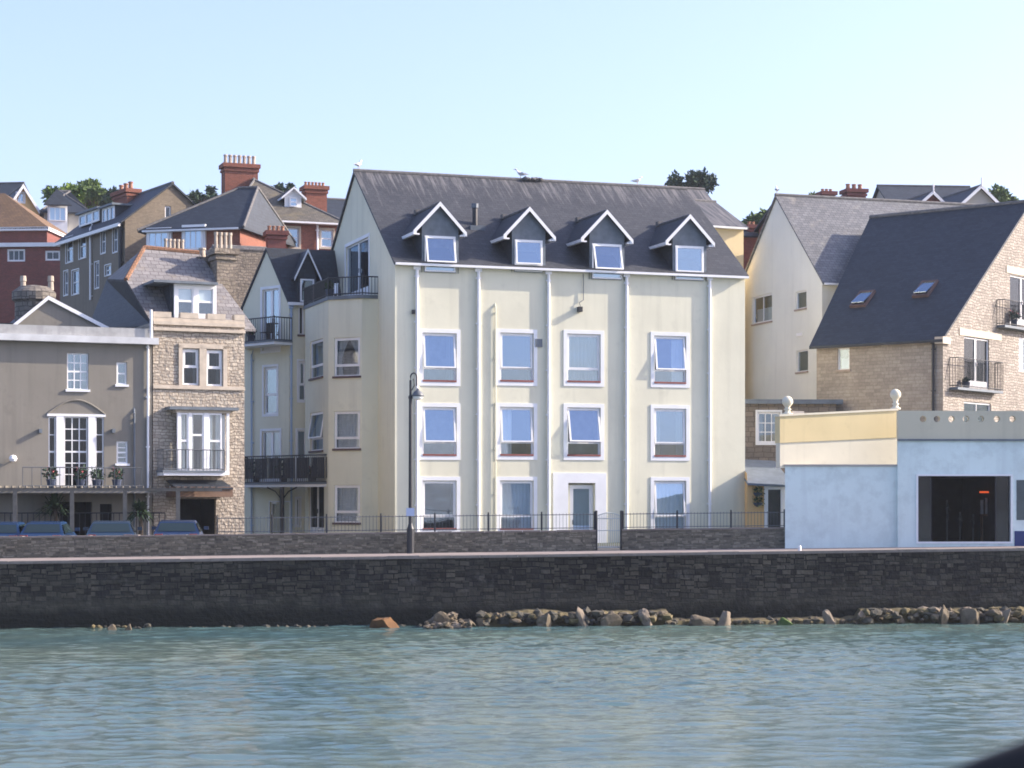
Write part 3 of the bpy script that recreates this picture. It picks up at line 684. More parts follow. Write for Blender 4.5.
# small pointed dormer
FD2 = FY.sub(0, -.1, 0); ul, ur = FD2.U(296), FD2.U(318); um = FD2.U(307); za, zl = FD2.Z(307, 250), FD2.Z(307, 276)
mb = MB(); mb.poly([FD2.pt(ul+.1, 0, zeG), FD2.pt(ur-.1, 0, zeG), FD2.pt(ur-.1, 0, zl), FD2.pt(um, 0, za-.1), FD2.pt(ul+.1, 0, zl)], 'dark_slate')
mb.poly([FD2.pt(ul+.1, 0, zeG), FD2.pt(ul+.1, 2, zeG), FD2.pt(ul+.1, 2, zl), FD2.pt(ul+.1, 0, zl)], 'dark_slate')
dm2 = mb.build('dormer', rootY); mb = MB()
mb.slab([FD2.pt(ul-.1, -.2, zl-.1), FD2.pt(um, -.2, za), FD2.pt(um, 3, za), FD2.pt(ul-.1, 3, zl-.1)], .07, 'dark_slate'); mb.slab([FD2.pt(ur+.1, -.2, zl-.1), FD2.pt(um, -.2, za), FD2.pt(um, 3, za), FD2.pt(ur+.1, 3, zl-.1)], .07, 'dark_slate'); mb.build('dormer_roof', dm2)
mb = MB()
for uu in (ul-.12, ur+.12):
    p0, p1 = FD2.pt(uu, -.24, zl-.12), FD2.pt(um, -.24, za+.04); mb.para(p0, p1-p0, (0, 0, -.16), FD2.pt(0, .04, 0)-FD2.pt(0, 0, 0), 'white_paint')
mb.build('bargeboard', dm2)
window(FD2, 300, 279, 314, 302, rootY, 'plain', 0, cut=False, rec=-.03, cur=None, name='dormer_window')
# balconies
def balcony(Fa, x0, x1, yfl, yrl, proj, root, dark=False, drape=False):
    u0, u1 = Fa.U(x0, -proj), Fa.U(x1, -proj); z = Fa.Z((x0+x1)/2, yfl, -proj); h = Fa.Z((x0+x1)/2, yrl, -proj)-z
    mb = MB(); Fa.box(mb, u0, u1, -proj, -.004, z-.14, z-.02, 'white_trim'); Fa.box(mb, u0-.03, u1+.03, -proj-.03, -.006, z-.02, z+.06, 'lead'); mb.build('balcony_floor', root)
    mb = MB(); q = [Fa.pt(u0, -.02, z), Fa.pt(u0, -proj, z), Fa.pt(u1, -proj, z), Fa.pt(u1, -.02, z)]; rail(mb, q, h, .14, r=.02, rt=.03)
    for p in q[1:3]: mb.tube([p, p+Vector((0, 0, h+.06))], .03, 'iron', 6)
    mb.build('balcony_railing', root); return u0, u1, z, h
u0, u1, z, h = balcony(fg, 228, 274, 343, 319, 1.1, rootY)
pot_plant(fg.pt(u0+.4, -.9, z+.06), 'dark leafy pot plant at the left end of the upper balcony', h=.4, lm='leaf_dark')
pot_plant(fg.pt(u0+1.5, -.85, z+.06), 'red flowering pot plant in the middle of the upper balcony', True, h=.35)
chair(fg.pt(u0+2.3, -.55, z+.06), -40, 'dark garden chair in front of the gable french door', 'iron')
u0, u1, z, h = balcony(fg, 221, 330, 484, 456, 1.6, rootY)
mb = MB(); n_ = 0
uu = u0+.1
while uu < u1-.1:        # dark timber slats tied to the rail
    if (n_ % 9) not in (4,): fg.box(mb, uu, uu+.07, -1.66, -1.63, z+.25, z+h*.92, 'fascia_dark')
    uu += .115; n_ += 1
mb.build('balcony_slats', rootY)
for k_, lb in ((.12, 'bushy dark plant at the left end of the slatted balcony'), (.3, 'second dark plant along the slatted balcony'), (.55, 'dark plant in the middle of the slatted balcony')):
    pot_plant(fg.pt(u0+(u1-u0)*k_, -1.35, z+.06), lb, h=.75, lm='leaf_dark')
pot_plant(fg.pt(u0+(u1-u0)*.8, -1.3, z+.06), 'pink flowering plant at the right of the slatted balcony', True, h=.4)
# posts below the balcony
mb = MB(); mb.tube([fg.pt(fg.U(282, -1.5), -1.5, 1.8), fg.pt(fg.U(282, -1.5), -1.5, z-.14)], .11, 'iron', 8); mb.build('balcony_post', rootY)
mb = MB(); p0 = fg.pt(fg.U(282, -1.5), -1.5, z-1.2)
for s_ in (-1, 1): mb.tube([p0+Vector((0, 0, .45)), p0+Vector((s_*.3, 0, .85)), p0+Vector((s_*.7, 0, 1.05))], .03, 'iron', 6)
mb.build('balcony_bracket', rootY)

# ================================================================== 3 stone villa (lit) and its roof
FS = Face.px(153, 80.5, 25); uS = FS.U(244.5)
zeS = FS.Z(153, 322); dS = 11.6; z0S = FS.Z(153, 318)
HS = House('stone_villa', 'tan rubble stone villa with battlemented parapet and white bay window', 'house', FS, 0, uS, dS, 1.8, zeS, 0, 'u', 'limestone', 'lilac_slate', 0, 0, hip=(.01, .01))
root = HS.root; f = HS.front
window(f, 182.5, 349, 199, 385, root, 'pvc', 0, fm='white_paint', split=.5, cur=('sides', 'curtain_white'), name='sash_window', glass='dark_glass')
window(f, 206.5, 350, 222.5, 386, root, 'pvc', 0, fm='white_paint', split=.5, cur=('sides', 'curtain_white'), name='sash_window', glass='dark_glass')
mb = MB()
for (x0, x1, y0, y1) in ((178.5, 182.2, 345, 386), (199.3, 206.2, 345, 386), (223, 227, 346, 387), (178.5, 227, 344, 348.6)):
    a, b, c, d = f.rect(x0, y0, x1, y1); f.box(mb, a, b, -.06, .05, c, d, 'stone_trim')
f.box(mb, 0, uS, -.08, .01, f.Z(200, 389.5), f.Z(200, 386), 'stone_trim')
f.box(mb, 0, uS, -.10, .01, f.Z(200, 326), f.Z(200, 322.5), 'stone_trim'); f.box(mb, 0, uS, -.14, .01, f.Z(200, 332), f.Z(200, 329), 'stone_trim')
mb.build('stone_moulding', root)
# bay window (projecting)
FB = FS.sub(0, -.55, 0); a, b, c, d = FB.rect(177.5, 413, 229.5, 471)
mb = MB(); FB.box(mb, a-.05, b+.05, 0, .6, d+.0, d+.12, 'stone_trim'); FB.box(mb, a-.35, b+.35, -.15, .6, d+.12, d+.24, 'lead')
FB.box(mb, a, b, 0, .55, c-.15, c+.02, 'white_paint')
for x in (177.5, 188.5, 204, 227): uu = FB.U(x); FB.box(mb, uu, uu+(.10 if x != 204 else .18), 0, .14, c, d, 'white_paint')
bw = mb.build('bay_window', root)
nb = [(188.5+2.6, 204), (204+4.4, 222.5)]
for (xa, xb, k_) in ((180, 188.5, 0), (191, 204, 1), (208.5, 222, 2)):
    ua, ub = FB.U(xa), FB.U(xb); zm = c+(d-c)*(.52 if k_ != 1 else .62)
    g = MB(); ring(FB, g, ua, ub, c+.02, d-.01, .06, .02, .1, 'white_paint'); FB.box(g, ua+.06, ub-.06, .03, .09, zm-.04, zm+.04, 'white_paint'); sa_ = g.build('sash', bw)
    g = MB(); g.poly([FB.pt(ua+.05, .06, c), FB.pt(ub-.05, .06, c), FB.pt(ub-.05, .06, d), FB.pt(ua+.05, .06, d)], 'clear_glass'); g.build('pane', bw, recalc=False)
ua, ub = FB.U(181), FB.U(227); g = MB(); FB.box(g, ua, ub, .5, .54, c, d, 'room'); g.build('interior', bw)
g = MB()
for xa, xb in ((181, 187), (191, 195), (209, 214), (217, 222), (223.5, 226.5)):
    ua, ub = FB.U(xa), FB.U(xb); n = 10
    vs = [];
    for i in range(n+1): uu = ua+(ub-ua)*i/n; vv = .2+.03*math.sin(i*2); vs += [FB.pt(uu, vv, c+.05), FB.pt(uu, vv, d-.05)]
    g.mesh(vs, [(2*i, 2*i+2, 2*i+3, 2*i+1) for i in range(n)], 'curtain_white')
g.build('curtain', bw, recalc=False)
# balcony slab + railing, ground floor
u0, u1 = f.U(157), f.U(224, -.9); zf = f.Z(190, 471, -.9)
mb = MB(); f.box(mb, u0, u1, -1.0, -.01, zf-.18, zf-.05, 'white_trim'); f.box(mb, u0-.04, u1, -1.06, -.01, zf-.05, zf+.03, 'lead'); mb.build('balcony_floor', root)
mb = MB(); rail(mb, [f.pt(u0, -.05, zf), f.pt(u0, -.98, zf), f.pt(u1, -.98, zf), f.pt(u1, -.05, zf)], .85, .14, 'grey_iron', .012, .02); mb.build('balcony_railing', root)
a, b, c, d = f.rect(180, 499, 216, 540); f.holes.append((a, b, 1.85, d, 2.2, 'room_dark'))
mb = MB(); f.box(mb, f.U(166), f.U(222), -1.5, -.02, f.Z(190, 497), f.Z(190, 487), 'wood'); mb.slab([f.pt(f.U(166), -.02, f.Z(190, 480)), f.pt(f.U(222), -.02, f.Z(190, 480)), f.pt(f.U(222), -1.55, f.Z(190, 488)), f.pt(f.U(166), -1.55, f.Z(190, 488))], .06, 'dark_slate'); mb.build('porch_canopy', root)
# parapet with battlements
mb = MB(); zp = f.Z(180, 318); zt = f.Z(180, 312.5); f.box(mb, 0, uS, -.02, .3, zeS, zp, 'stone_trim'); uu = 0.0; i = 0
while uu < uS:
    if i % 2 == 0: f.box(mb, uu, min(uu+.75, uS), -.03, .31, zp, zt, 'stone_trim')
    uu += .75 if i % 2 == 0 else .38; i += 1
mb.build('parapet', root)
HS.zr = zeS+3.0; HS.finish(roof=False)
# steep hipped roof
zrS = ZC+(HY-249)/FPX*(FS.pt(FS.U(180, 4), 4).y); mb = MB()
r0 = FS.pt(FS.U(144, 4.2), 4.2, zrS); r1 = FS.pt(FS.U(199, 4.2), 4.2, zrS-.1)
b0, b1 = FS.pt(.1, .35, zeS-.1), FS.pt(uS+.6, .35, zeS-.1); kn = FS.at(125, 280, 2.0)
bk0 = FS.pt(.1, dS, zeS-.1)

slv = (zrS-zeS+.1)/(4.2-.35); vk = .35
for _ in range(60):
    if FS.Z(126, 280, vk) > zeS-.1+(vk-.35)*slv: vk += .07
K_ = FS.pt(FS.U(126, vk), vk, zeS-.1+(vk-.35)*slv); Kb = FS.pt(FS.U(107, 11), 11, FS.Z(107, 279, 11)); Kc = FS.pt(FS.U(88, 12), 12, FS.Z(88, 328, 12))
mb.slab([b0, b1, r1, r0, K_], .1, 'lilac_slate')
HSroof = mb.build('roof', root)
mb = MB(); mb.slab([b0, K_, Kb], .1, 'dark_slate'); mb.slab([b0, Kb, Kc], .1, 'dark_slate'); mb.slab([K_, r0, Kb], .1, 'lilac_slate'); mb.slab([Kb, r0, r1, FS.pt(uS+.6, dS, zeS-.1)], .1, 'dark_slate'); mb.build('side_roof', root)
mb = MB(); mb.tube([K_, r0], .1, 'clay_tile', 6); mb.tube([r0, r1], .11, 'clay_tile', 6); mb.build('ridge_tiles', HSroof)
# box dormer
FDS = FS.sub(0, .75, 0); a, b, c, d = FDS.rect(177, 287, 213.5, 316)
mb = MB(); FDS.box(mb, a-.25, b+.15, .1, 3.2, c, d+.1, 'dark_slate'); ring(FDS, mb, a-.12, b+.12, c-.1, d+.1, .14, -.03, .1, 'white_paint'); um = (a+b)/2; FDS.box(mb, um-.09, um+.09, -.02, .09, c, d, 'white_paint')
FDS.box(mb, FDS.U(152), FDS.U(216), -.3, 3.4, d+.1, d+.2, 'lead'); D_ = mb.build('dormer', root)
for ua, ub in ((a, um-.09), (um+.09, b)):
    g = MB(); ring(FDS, g, ua, ub, c+.04, d-.04, .06, .0, .06, 'white_paint'); FDS.box(g, ua, ub, .005, .055, (c+d)/2-.04, (c+d)/2+.04, 'white_paint'); sa_ = g.build('sash', D_)
    g = MB(); g.poly([FDS.pt(ua, .04, c), FDS.pt(ub, .04, c), FDS.pt(ub, .04, d), FDS.pt(ua, .04, d)], 'clear_glass'); g.build('pane', D_, recalc=False)
    g = MB(); FDS.box(g, ua+.05, ub-.05, .07, .085, (c+d)/2, d, 'curtain_white'); g.build('blind', D_)
# chimneys of the villa, and a dark stack added as a shaded flank
FC = FS.sub(0, 5.0, 0)
chimney(FS.sub(0, 2.6, 0), 217, 236, 249, 330, root, 'old_stone', 4, 1.0, 0, 'pot_cream', 231)
chimney(FS.sub(0, 4.0, 0), 200, 222, 258, 330, root, 'grey_stone', 2, 1.0, 0, 'pot_cream', 247)  # added dark box, stands for the shaded left flank of the tall stone stack
chimney(FC, 166, 187, 252, 262, root, 'old_stone', 5, .8, 0, 'pot_cream', 238)
HSW = FS.sub(0, 0, 0)
# stone gable behind villa
FG = Face.px(222, 106, 22)
HG = House('stone_party_wall', 'weathered stone wall end rising behind the narrow cream gable', 'building', FG, 0, FG.U(275), 4, 1.8, FG.Z(250, 249), FG.Z(250, 244), 'u', 'old_stone', 'lilac_slate', .05, .05); HG.finish()

# ================================================================== 4 brown house with arched window
FBR = Face.px(152, 80.5, 22); uL = FBR.U(-60)
zc_ = FBR.Z(120, 328)
HB = House('brown_house', 'flat fronted brown rendered house with pale parapet and tall arched window', 'house', FBR, uL, 0, 9, 1.8, FBR.Z(120, 337), 0, 'u', 'brown_render', 'dark_slate', 0, 0)
root = HB.root; f = HB.front
window(f, 67, 353, 88.5, 390, root, 'bars', 0, grid=(3, 4), cur=('sides', 'curtain_white'), sill='white_trim', name='sash_window', fw=.05)
window(f, 116.5, 362, 127, 385, root, 'bars', 0, grid=(1, 2), sill='white_trim', name='sash_window')
window(f, 116.5, 441, 128, 464, root, 'bars', 0, grid=(1, 4), sill='white_trim', name='sash_window')
for xa, xb, g_ in ((48.5, 56, (1, 4)), (64, 88, (3, 6)), (95.5, 104, (1, 4))):
    window(f, xa, 416.5, xb, 487, root, 'bars', 0, grid=g_, glass='dark_glass', room='room_dark', name='arched_window_light', fw=.05)
mb = MB()
for xa, xb in ((56.2, 63.8), (88.2, 95.3)): a, b, c, d = f.rect(xa, 416, xb, 487); f.box(mb, a, b, -.03, .12, c, d, 'white_paint')
a, b, c, d = f.rect(47, 414, 105.5, 416.5); f.box(mb, a, b, -.04, .1, c, d, 'white_paint')
mb.build('window_columns', root)
# shallow arch hood, thick moulding following the arch
mb = MB(); ua, ub = f.U(47.5), f.U(105); zs = f.Z(76, 414); zh = f.Z(76, 400); pts = []
for i in range(15):
    tt = i/14; pts.append(f.pt(ua+(ub-ua)*tt, -.02, zs+(zh-zs)*math.sin(math.pi*tt)))
mb.tube(pts, .035, 'brown_render', 6); mb.build('arch_moulding', root)
a, b, c, d = f.rect(60, 502, 92, 540); f.holes.append((a, b, 1.85, d, 1.5, 'room_dark'))
a, b, c, d = f.rect(100, 504, 112, 540); f.holes.append((a, b, 1.85, d, .5, 'room_dark'))
HB.zr = HB.ze+.1; HB.finish(roof=False)
w_ = -uL
mb = MB(); zt = f.Z(f and 120, 328); z1 = f.Z(120, 337.5); z2 = f.Z(120, 344)
f.box(mb, -.1, w_+.05, -.10, .35, z1+.002, zt, 'pale_parapet'); mb.build('parapet', root)
mb = MB(); f.box(mb, -.1, w_+.2, -.38, -.004, z2, z1, 'aged_white'); mb.build('cornice', root)
mb = MB(); FBR.box(mb, uL, 0, .35, 9, HB.ze-.1, HB.ze+.05, 'lead'); mb.build('flat_roof', root)
# pediment gable standing behind the parapet
FP = FBR.sub(0, 2.2, 0); ul, ur, um = FP.U(12), FP.U(112), FP.U(48); zl, za = FP.Z(60, 329), FP.Z(48, 297)
mb = MB(); mb.poly([FP.pt(ul, 0, HB.ze), FP.pt(ur, 0, HB.ze), FP.pt(ur, 0, zl), FP.pt(um, 0, za), FP.pt(ul, 0, zl)], 'brown_render'); 
mb.slab([FP.pt(ul-.1, -.1, zl), FP.pt(um, -.1, za), FP.pt(um, 6, za), FP.pt(ul-.1, 6, zl)], .1, 'dark_slate'); mb.slab([FP.pt(ur+.1, -.1, zl), FP.pt(um, -.1, za), FP.pt(um, 6, za), FP.pt(ur+.1, 6, zl)], .1, 'dark_slate'); gr_ = mb.build('roof_gable', root)
mb = MB()
for uu in (ul-.12, ur+.12): p0, p1 = FP.pt(uu, -.14, zl), FP.pt(um, -.14, za+.04); mb.para(p0, p1-p0, (0, 0, -.16), FP.pt(0, .04, 0)-FP.pt(0, 0, 0), 'white_paint')
mb.build('bargeboard', gr_)
mb = MB(); FP.box(mb, FP.U(-30), FP.U(20), .3, 5, HB.ze, FP.Z(0, 322), 'dark_slate'); mb.build('low_roof', root)
mb = MB(); pc = FBR.pt(FBR.U(34, 4.5), 4.5, HB.ze); ht = FBR.Z(34, 287, 4.5)-HB.ze; mb.lathe(pc, [(.78, 0), (.78, ht*.72), (.9, ht*.76), (.9, ht*.9), (.6, ht), (.2, ht*1.03)], 'grey_stone', 20); ch = mb.build('round_chimney', root, smooth=False)
for i, dx in enumerate((-.4, .75)):
    mb = MB(); mb.lathe(pc+Vector((dx-.1, .2, ht*.95)), [(.13, 0), (.11, .35), (.14, .38), (.12, .6)], 'pot_cream', 10); mb.build('chimney_pot', ch)
pipe(f, 147.5, 335, 540, root, .05, 'white_paint', hop=False); pipe(f, 134, 407, 540, root, .04, 'lead', hop=False)
mb = MB(); uu = f.U(150); mb.tube([f.pt(uu, -.2, z2), f.pt(uu, -.2, f.Z(150, 310))], .05, 'white_paint', 6); mb.build('vent_pipe', root)
mb = MB(); mb.lathe(f.at(13, 462, -.25), [(.02, 0), (.12, .03), (.17, .13), (.12, .24), (.02, .28)], 'white_paint', 12); f.box(mb, f.U(13)-.02, f.U(13)+.02, -.2, .01, f.Z(13, 461), f.Z(13, 460), 'white_paint'); tag(mb.build('globe_lamp', root))
for x in (40, 113):
    mb = MB(); u = f.U(x); f.box(mb, u-.06, u+.06, -.2, .01, f.Z(x, 433), f.Z(x, 429), 'lead'); mb.build('wall_lamp', root)
# balcony of the brown house (terrace) with pots
zf = f.Z(76, 488, -1); mb = MB(); f.box(mb, f.U(-20), f.U(150), -1.3, -.01, zf-.2, zf, 'grey_render'); mb.build('terrace_floor', root)
mb = MB(); rail(mb, [f.pt(f.U(18), -1.25, zf), f.pt(f.U(135), -1.25, zf)], f.Z(76, 468)-zf, .35, 'grey_iron', .015, .02); mb.build('terrace_railing', root)
for i, (x, lb) in enumerate(((48, 'flowering pot below the left side light of the arched window'), (77, 'flowering pot centred below the arched window'), (93, 'pot plant below the right column of the arched window'), (113, 'flowering pot right of the arched window'))):
    pot_plant(f.pt(f.U(x), -.8, zf), lb, i != 2, h=.48, lm='leaf_dark')

# pergola
FPg = Face.px(75, 77.4, 10); zg = 0
pgr = thing('pergola', 'long weathered timber pergola on thin posts in front of the left houses', 'pergola', FPg.pt(0, 0, 2.3))
zp0 = FPg.Z(100, 491); ul, ur = FPg.U(-40), FPg.U(222)
mb = MB(); FPg.box(mb, ul, ur, -.05, .05, zp0, zp0+.12, 'grey_wood'); mb.build('beam', pgr)
mb = MB(); FPg.box(mb, ul, ur, 1.25, 1.35, zp0, zp0+.12, 'grey_wood'); mb.build('beam', pgr)
mb = MB(); uu = ul+.1
while uu < ur: FPg.box(mb, uu, uu+.05, -.2, 1.5, zp0+.122, zp0+.20, 'grey_wood'); uu += .26
mb.build('slats', pgr)
for x in (15, 72, 125, 178): mb = MB(); u = FPg.U(x); FPg.box(mb, u-.08, u+.08, -.08, .10, 2.2, zp0-.002, 'grey_wood'); mb.build('post', pgr)
# small palms / cordylines
def cordyline(px, Y, ytop, label, r=.75):
    F = Face.px(px, Y, 0); z0 = 2.3; zt = F.Z(px, ytop); p = F.pt(0, 0, z0); rt = thing('cordyline', label, 'palm', p, 'small palms behind the low wall')
    mb = MB(); mb.tube([p, p+Vector((.04, 0, (zt-z0)*.5)), p+Vector((0, 0, zt-z0-.35))], [.11, .08, .07], 'bark', 8); mb.build('trunk', rt)
    mb = MB(); q = random.Random(int(px)); c = p+Vector((0, 0, zt-z0-.4))
    for i in range(110):
        a = q.uniform(0, 6.28); e = q.uniform(-.4, 1.3); L_ = r*q.uniform(.7, 1.1)
        d = Vector((math.cos(a)*math.cos(e), math.sin(a)*math.cos(e), math.sin(e))); s_ = d.cross(Vector((0, 0, 1))).normalized()*.035
        m_ = c+d*L_*.6; t_ = c+d*L_+Vector((0, 0, -.25*L_)); mb.poly([c-s_, m_-s_*1.3, m_+s_*1.3, c+s_], 'palm_leaf'); mb.poly([m_-s_*1.3, t_, m_+s_*1.3], 'palm_leaf')
    mb.build('crown', rt, recalc=False)
cordyline(55, 78.2, 499, 'broad dark leaved palm under the pergola left of the dark doorway', 1.0)
cordyline(140, 78.0, 503, 'small spiky palm at the corner of the brown house', .8)

# ================================================================== 5 right side: white gable block, stone wing, low annexe
SR = 1.2
FWh = Face.px(822, 88*SR, 18); kk = (777-512)/FPX; hw = (FWh.X-kk*FWh.Y)/(FWh.s+kk*FWh.c)
zeW = FWh.Z(824, 278); zrW = ZC+(HY-196)/FPX*(FWh.Y+hw*FWh.c)
HWh = House('white_gable_house', 'pale rendered house with tall blank gable and weathered grey slate roof', 'house', FWh, 0, 17, 2*hw, 1.8, zeW, zrW, 'u', 'white_render', 'pale_slate', .35, .12)
l = HWh.left; root = HWh.root
window(l, 752.5, 295, 772, 323, root, 'bars', 0, grid=(2, 1), sill='stone_sill', cur=('half', 'curtain_white'), fw=.1)
window(l, 795.5, 291, 806.5, 309, root, 'plain', 0, sill='stone_sill'); window(l, 796.5, 350, 808, 372, root, 'plain', 0, sill='stone_sill')
HWh.finish(); HWh.gutter()
mb = MB(); l.box(mb, l.U(797), l.U(803), -.05, .01, l.Z(800, 336), l.Z(800, 333), 'white_paint'); mb.build('air_vent', root)

FSt = Face.px(943, 80*SR, -39); uSl = FSt.U(816.5); P1 = FSt.pt(0, 0)
hh = (lambda k: (k*P1.y-P1.x)/(math.cos(R(51))-k*math.sin(R(51))))((1029-512)/FPX)
zeT = FSt.Z(943, 336.5); Ypk = P1.y+hh*math.sin(R(51)); zrT = ZC+(HY-203)/FPX*Ypk
uRdg = (lambda k: 0)(0)
pk = FSt.pt(0, hh, zrT)
tR = isect(pk, -39, 870)
root = thing('stone_wing', 'stone house wing with huge dark slate roof at the right edge of the photo', 'house', FSt.pt(uSl/2, hh, 1.8))
fs = FSt.sub(uSl, 0, 0); gs = FSt.sub(0, 0, 90)
window(fs, 837.5, 348, 849.5, 370, root, 'plain', 0, sill='stone_sill', cur=('half', 'curtain_white'))
window(gs, 964, 338, 989, 388, root, 'double', 0, sill=None, cur=('right', 'curtain_grey'), name='french_door', glass='dark_glass')
window(gs, 964, 402.5, 991, 425, root, 'bars', 0, grid=(2, 1)); window(gs, 1019, 338, 1032, 372, root, 'bars', 0, grid=(2, 1))
window(gs, 1010, 277, 1034, 326, root, 'double', 0, name='french_door', glass='dark_glass')
mb = MB(); fs.wall(mb, [(0, 1.8), (-uSl, 1.8), (-uSl, zeT), (0, zeT)], 'limestone_smooth')
W2 = 2*hh; slT = (zrT-zeT)/hh
gs.wall(mb, [(0, 1.8), (W2, 1.8), (W2, zeT), (hh, zrT-.1), (0, zeT)], 'purbeck')
le = FSt.sub(uSl, 8, -90); le.wall(mb, [(0, 1.8), (8, 1.8), (8, zeT), (0, zeT+8*slT-.5)], 'limestone_smooth')
mb.build('wall', root)
mb = MB(); e = .08; oh = .3
zl = zeT-oh*slT+e
a = FSt.pt(uSl-.25, -oh, zl); b = FSt.pt(.12, -oh, zl); c = FSt.pt(.12, hh, zrT+e); d = FSt.pt(tR, hh, zrT+e)
mb.slab([a, b, c, d], .13, 'dark_slate'); mb.slab([FSt.pt(uSl, W2+oh, zl), FSt.pt(.12, W2+oh, zl), c, d], .13, 'dark_slate')
ro = mb.build('roof', root); mb = MB(); mb.tube([d, c], .12, 'ridge_tile', 8); mb.build('ridge_tiles', ro)
mb = MB()
uu = uSl
while uu < -.1: FSt.box(mb, uu, uu+.12, -.2, -.01, zeT-.22, zeT-.08, 'stone_trim'); uu += .32
mb.build('eaves_corbels', root)
mb = MB(); gs.box(mb, -.28, .55, -.14, .3, zeT-.35, zeT-.02, 'stone_trim'); FSt.box(mb, -.001, .001, 0, .1, zeT-.3, zeT-.2, 'stone_trim'); mb.build('kneeler_stone', root)
for x0, y0, x1, y1 in ((959, 331, 1001, 338), (1006, 269, 1040, 276)): mb = MB(); a_, b_, c_, d_ = gs.rect(x0, y0, x1, y1); gs.box(mb, a_, b_, -.04, .05, c_, d_, 'stone_trim'); mb.build('lintel', root)
pipe(FSt, 934, 339, 540, root, .065, 'iron')
for x0, x1, yf, yr in ((958, 1003, 389, 360), (1005, 1036, 327, 302)):
    o_ = 0.45; u0, u1 = gs.U(x0, -o_), gs.U(x1, -o_); z = gs.Z((x0+x1)/2, yf, -o_); h = gs.Z((x0+x1)/2, yr, -o_)-z
    mb = MB(); gs.box(mb, u0, u1, -o_, -.01, z-.12, z, 'lead'); mb.build('balcony_floor', root); mb = MB(); rail(mb, [gs.pt(u0, -.02, z), gs.pt(u0, -o_, z), gs.pt(u1, -o_, z), gs.pt(u1, -.02, z)], h, .14, r=.014)
    mb.tube([gs.pt(u0, -.02, z+h), gs.pt(u0-.5, 0, z+h*.2)], .012, 'iron', 4); mb.build('balcony_railing', root)
z = gs.Z(1020, 327, -.3)
pot_plant(gs.pt(gs.U(1014, -.25), -.25, z), 'dark flowering plant on the small balcony at the right edge', True, h=.5, lm='leaf_dark')
pot_plant(gs.pt(gs.U(966, -.25), -.25, gs.Z(966, 389, -.3)), 'low plant at the foot of the french door in the stone gable', False, h=.2, lm='leaf_dark')
# roof windows
def rooflight(x0, x1, y0, y1):
    # solve points on the roof plane z = zeT + v*slT
    def on(px, py):
        lo, hi = 0, hh
        for _ in range(40):
            m = (lo+hi)/2
            if FSt.Z(px, py, m) > zeT+e+m*slT: lo = m
            else: hi = m
        return FSt.U(px, m), m
    ua, va = on((x0+x1)/2, y1); ub, vb = on((x0+x1)/2, y0); w_ = .45
    um = (ua+ub)/2
    mb = MB(); nrm = Vector(FSt.pt(0, -slT, 1)-FSt.pt(0, 0, 0)); nrm = (FSt.pt(0, -slT, 0)-FSt.pt(0, 0, 0)+Vector((0, 0, 1))).normalized()
    def P(u, v): return FSt.pt(u, v, zeT+e+v*slT)
    va, vb = (va+vb)/2-.55, (va+vb)/2+.55
    for (a_, b_, c_, d_) in ((um-w_, um-w_+.1, va, vb), (um+w_-.1, um+w_, va, vb), (um-w_+.1, um+w_-.1, va, va+.1), (um-w_+.1, um+w_-.1, vb-.1, vb)):
        mb.slab([P(a_, c_), P(b_, c_), P(b_, d_), P(a_, d_)], 0, 'dark_sill', d=nrm*.14)
    o = mb.build('roof_window', root)
    # centre pivoted pane, tipped
    g = MB(); q = [P(um-w_+.1, va+.1), P(um+w_-.1, va+.1), P(um+w_-.1, vb-.1), P(um-w_+.1, vb-.1)]
    q = [p+nrm*(.26 if i < 2 else .10) for i, p in enumerate(q)]; g.slab(q, .03, 'glass'); g.build('pane', o)
    g = MB(); g.poly([p-nrm*.0+nrm*.02 for p in [P(um-w_+.1, va+.1), P(um+w_-.1, va+.1), P(um+w_-.1, vb-.1), P(um-w_+.1, vb-.1)]], 'room_dark'); g.build('interior', o)
rooflight(853, 873, 289, 311); rooflight(915, 936, 279, 301)

FA = Face.px(742, 98.5, 4)
HA = House('stone_annexe', 'low brown stone annexe with flat roof and white barred window left of the café', 'building', FA, 0, FA.U(836), 5, 1.8, FA.Z(780, 404), 0, 'u', 'block_stone', 'lead', 0, 0)
window(HA.front, 757.5, 412, 780, 443, HA.root, 'bars', .1, grid=(3, 3), cur=('sides', 'curtain_white'), fw=.09)
HA.zr = HA.ze+.1; HA.finish(roof=False)
mb = MB(); FA.box(mb, -.2, HA.u1+.3, -.25, 5.2, HA.ze, HA.ze+.22, 'lead'); mb.build('flat_roof', HA.root)
FPo = Face.px(747, 91.9, 4); zq = FPo.Z(765, 483)
rt = thing('lean_to_porch', 'orange walled lean-to porch with glazed door beside the cream flats', 'porch', FPo.pt(1, 1, 1.8))
mb = MB(); w_ = FPo.U(790); FPo.holes.append((FPo.U(767), FPo.U(782.5), 1.9, FPo.Z(775, 486), .8, 'wood'))
FPo.wall(mb, [(0, 1.8), (w_, 1.8), (w_, zq), (0, zq)], 'orange_render'); FPo.sub(0, 4, -90).wall(mb, [(0, 1.8), (4, 1.8), (4, zq+.45), (0, zq+1.3)], 'orange_render'); FPo.sub(w_, 0, 90).wall(mb, [(0, 1.8), (4, 1.8), (4, zq+.8), (0, zq)], 'orange_render'); mb.build('wall', rt)
mb = MB(); mb.slab([FPo.pt(-.02, -.3, zq), FPo.pt(w_+.1, -.3, zq-.1), FPo.pt(w_+.1, 4, zq+1.1), FPo.pt(-.02, 4, zq+1.2)], .1, 'lead'); mb.build('roof', rt)
mb = MB(); ring(FPo, mb, FPo.U(764), FPo.U(784.5), 2.2, zq-.12, .18, -.05, .1, 'white_paint'); FPo.box(mb, FPo.U(784.5), w_, -.04, .05, 2, zq-.1, 'white_paint'); d_ = mb.build('door', rt)
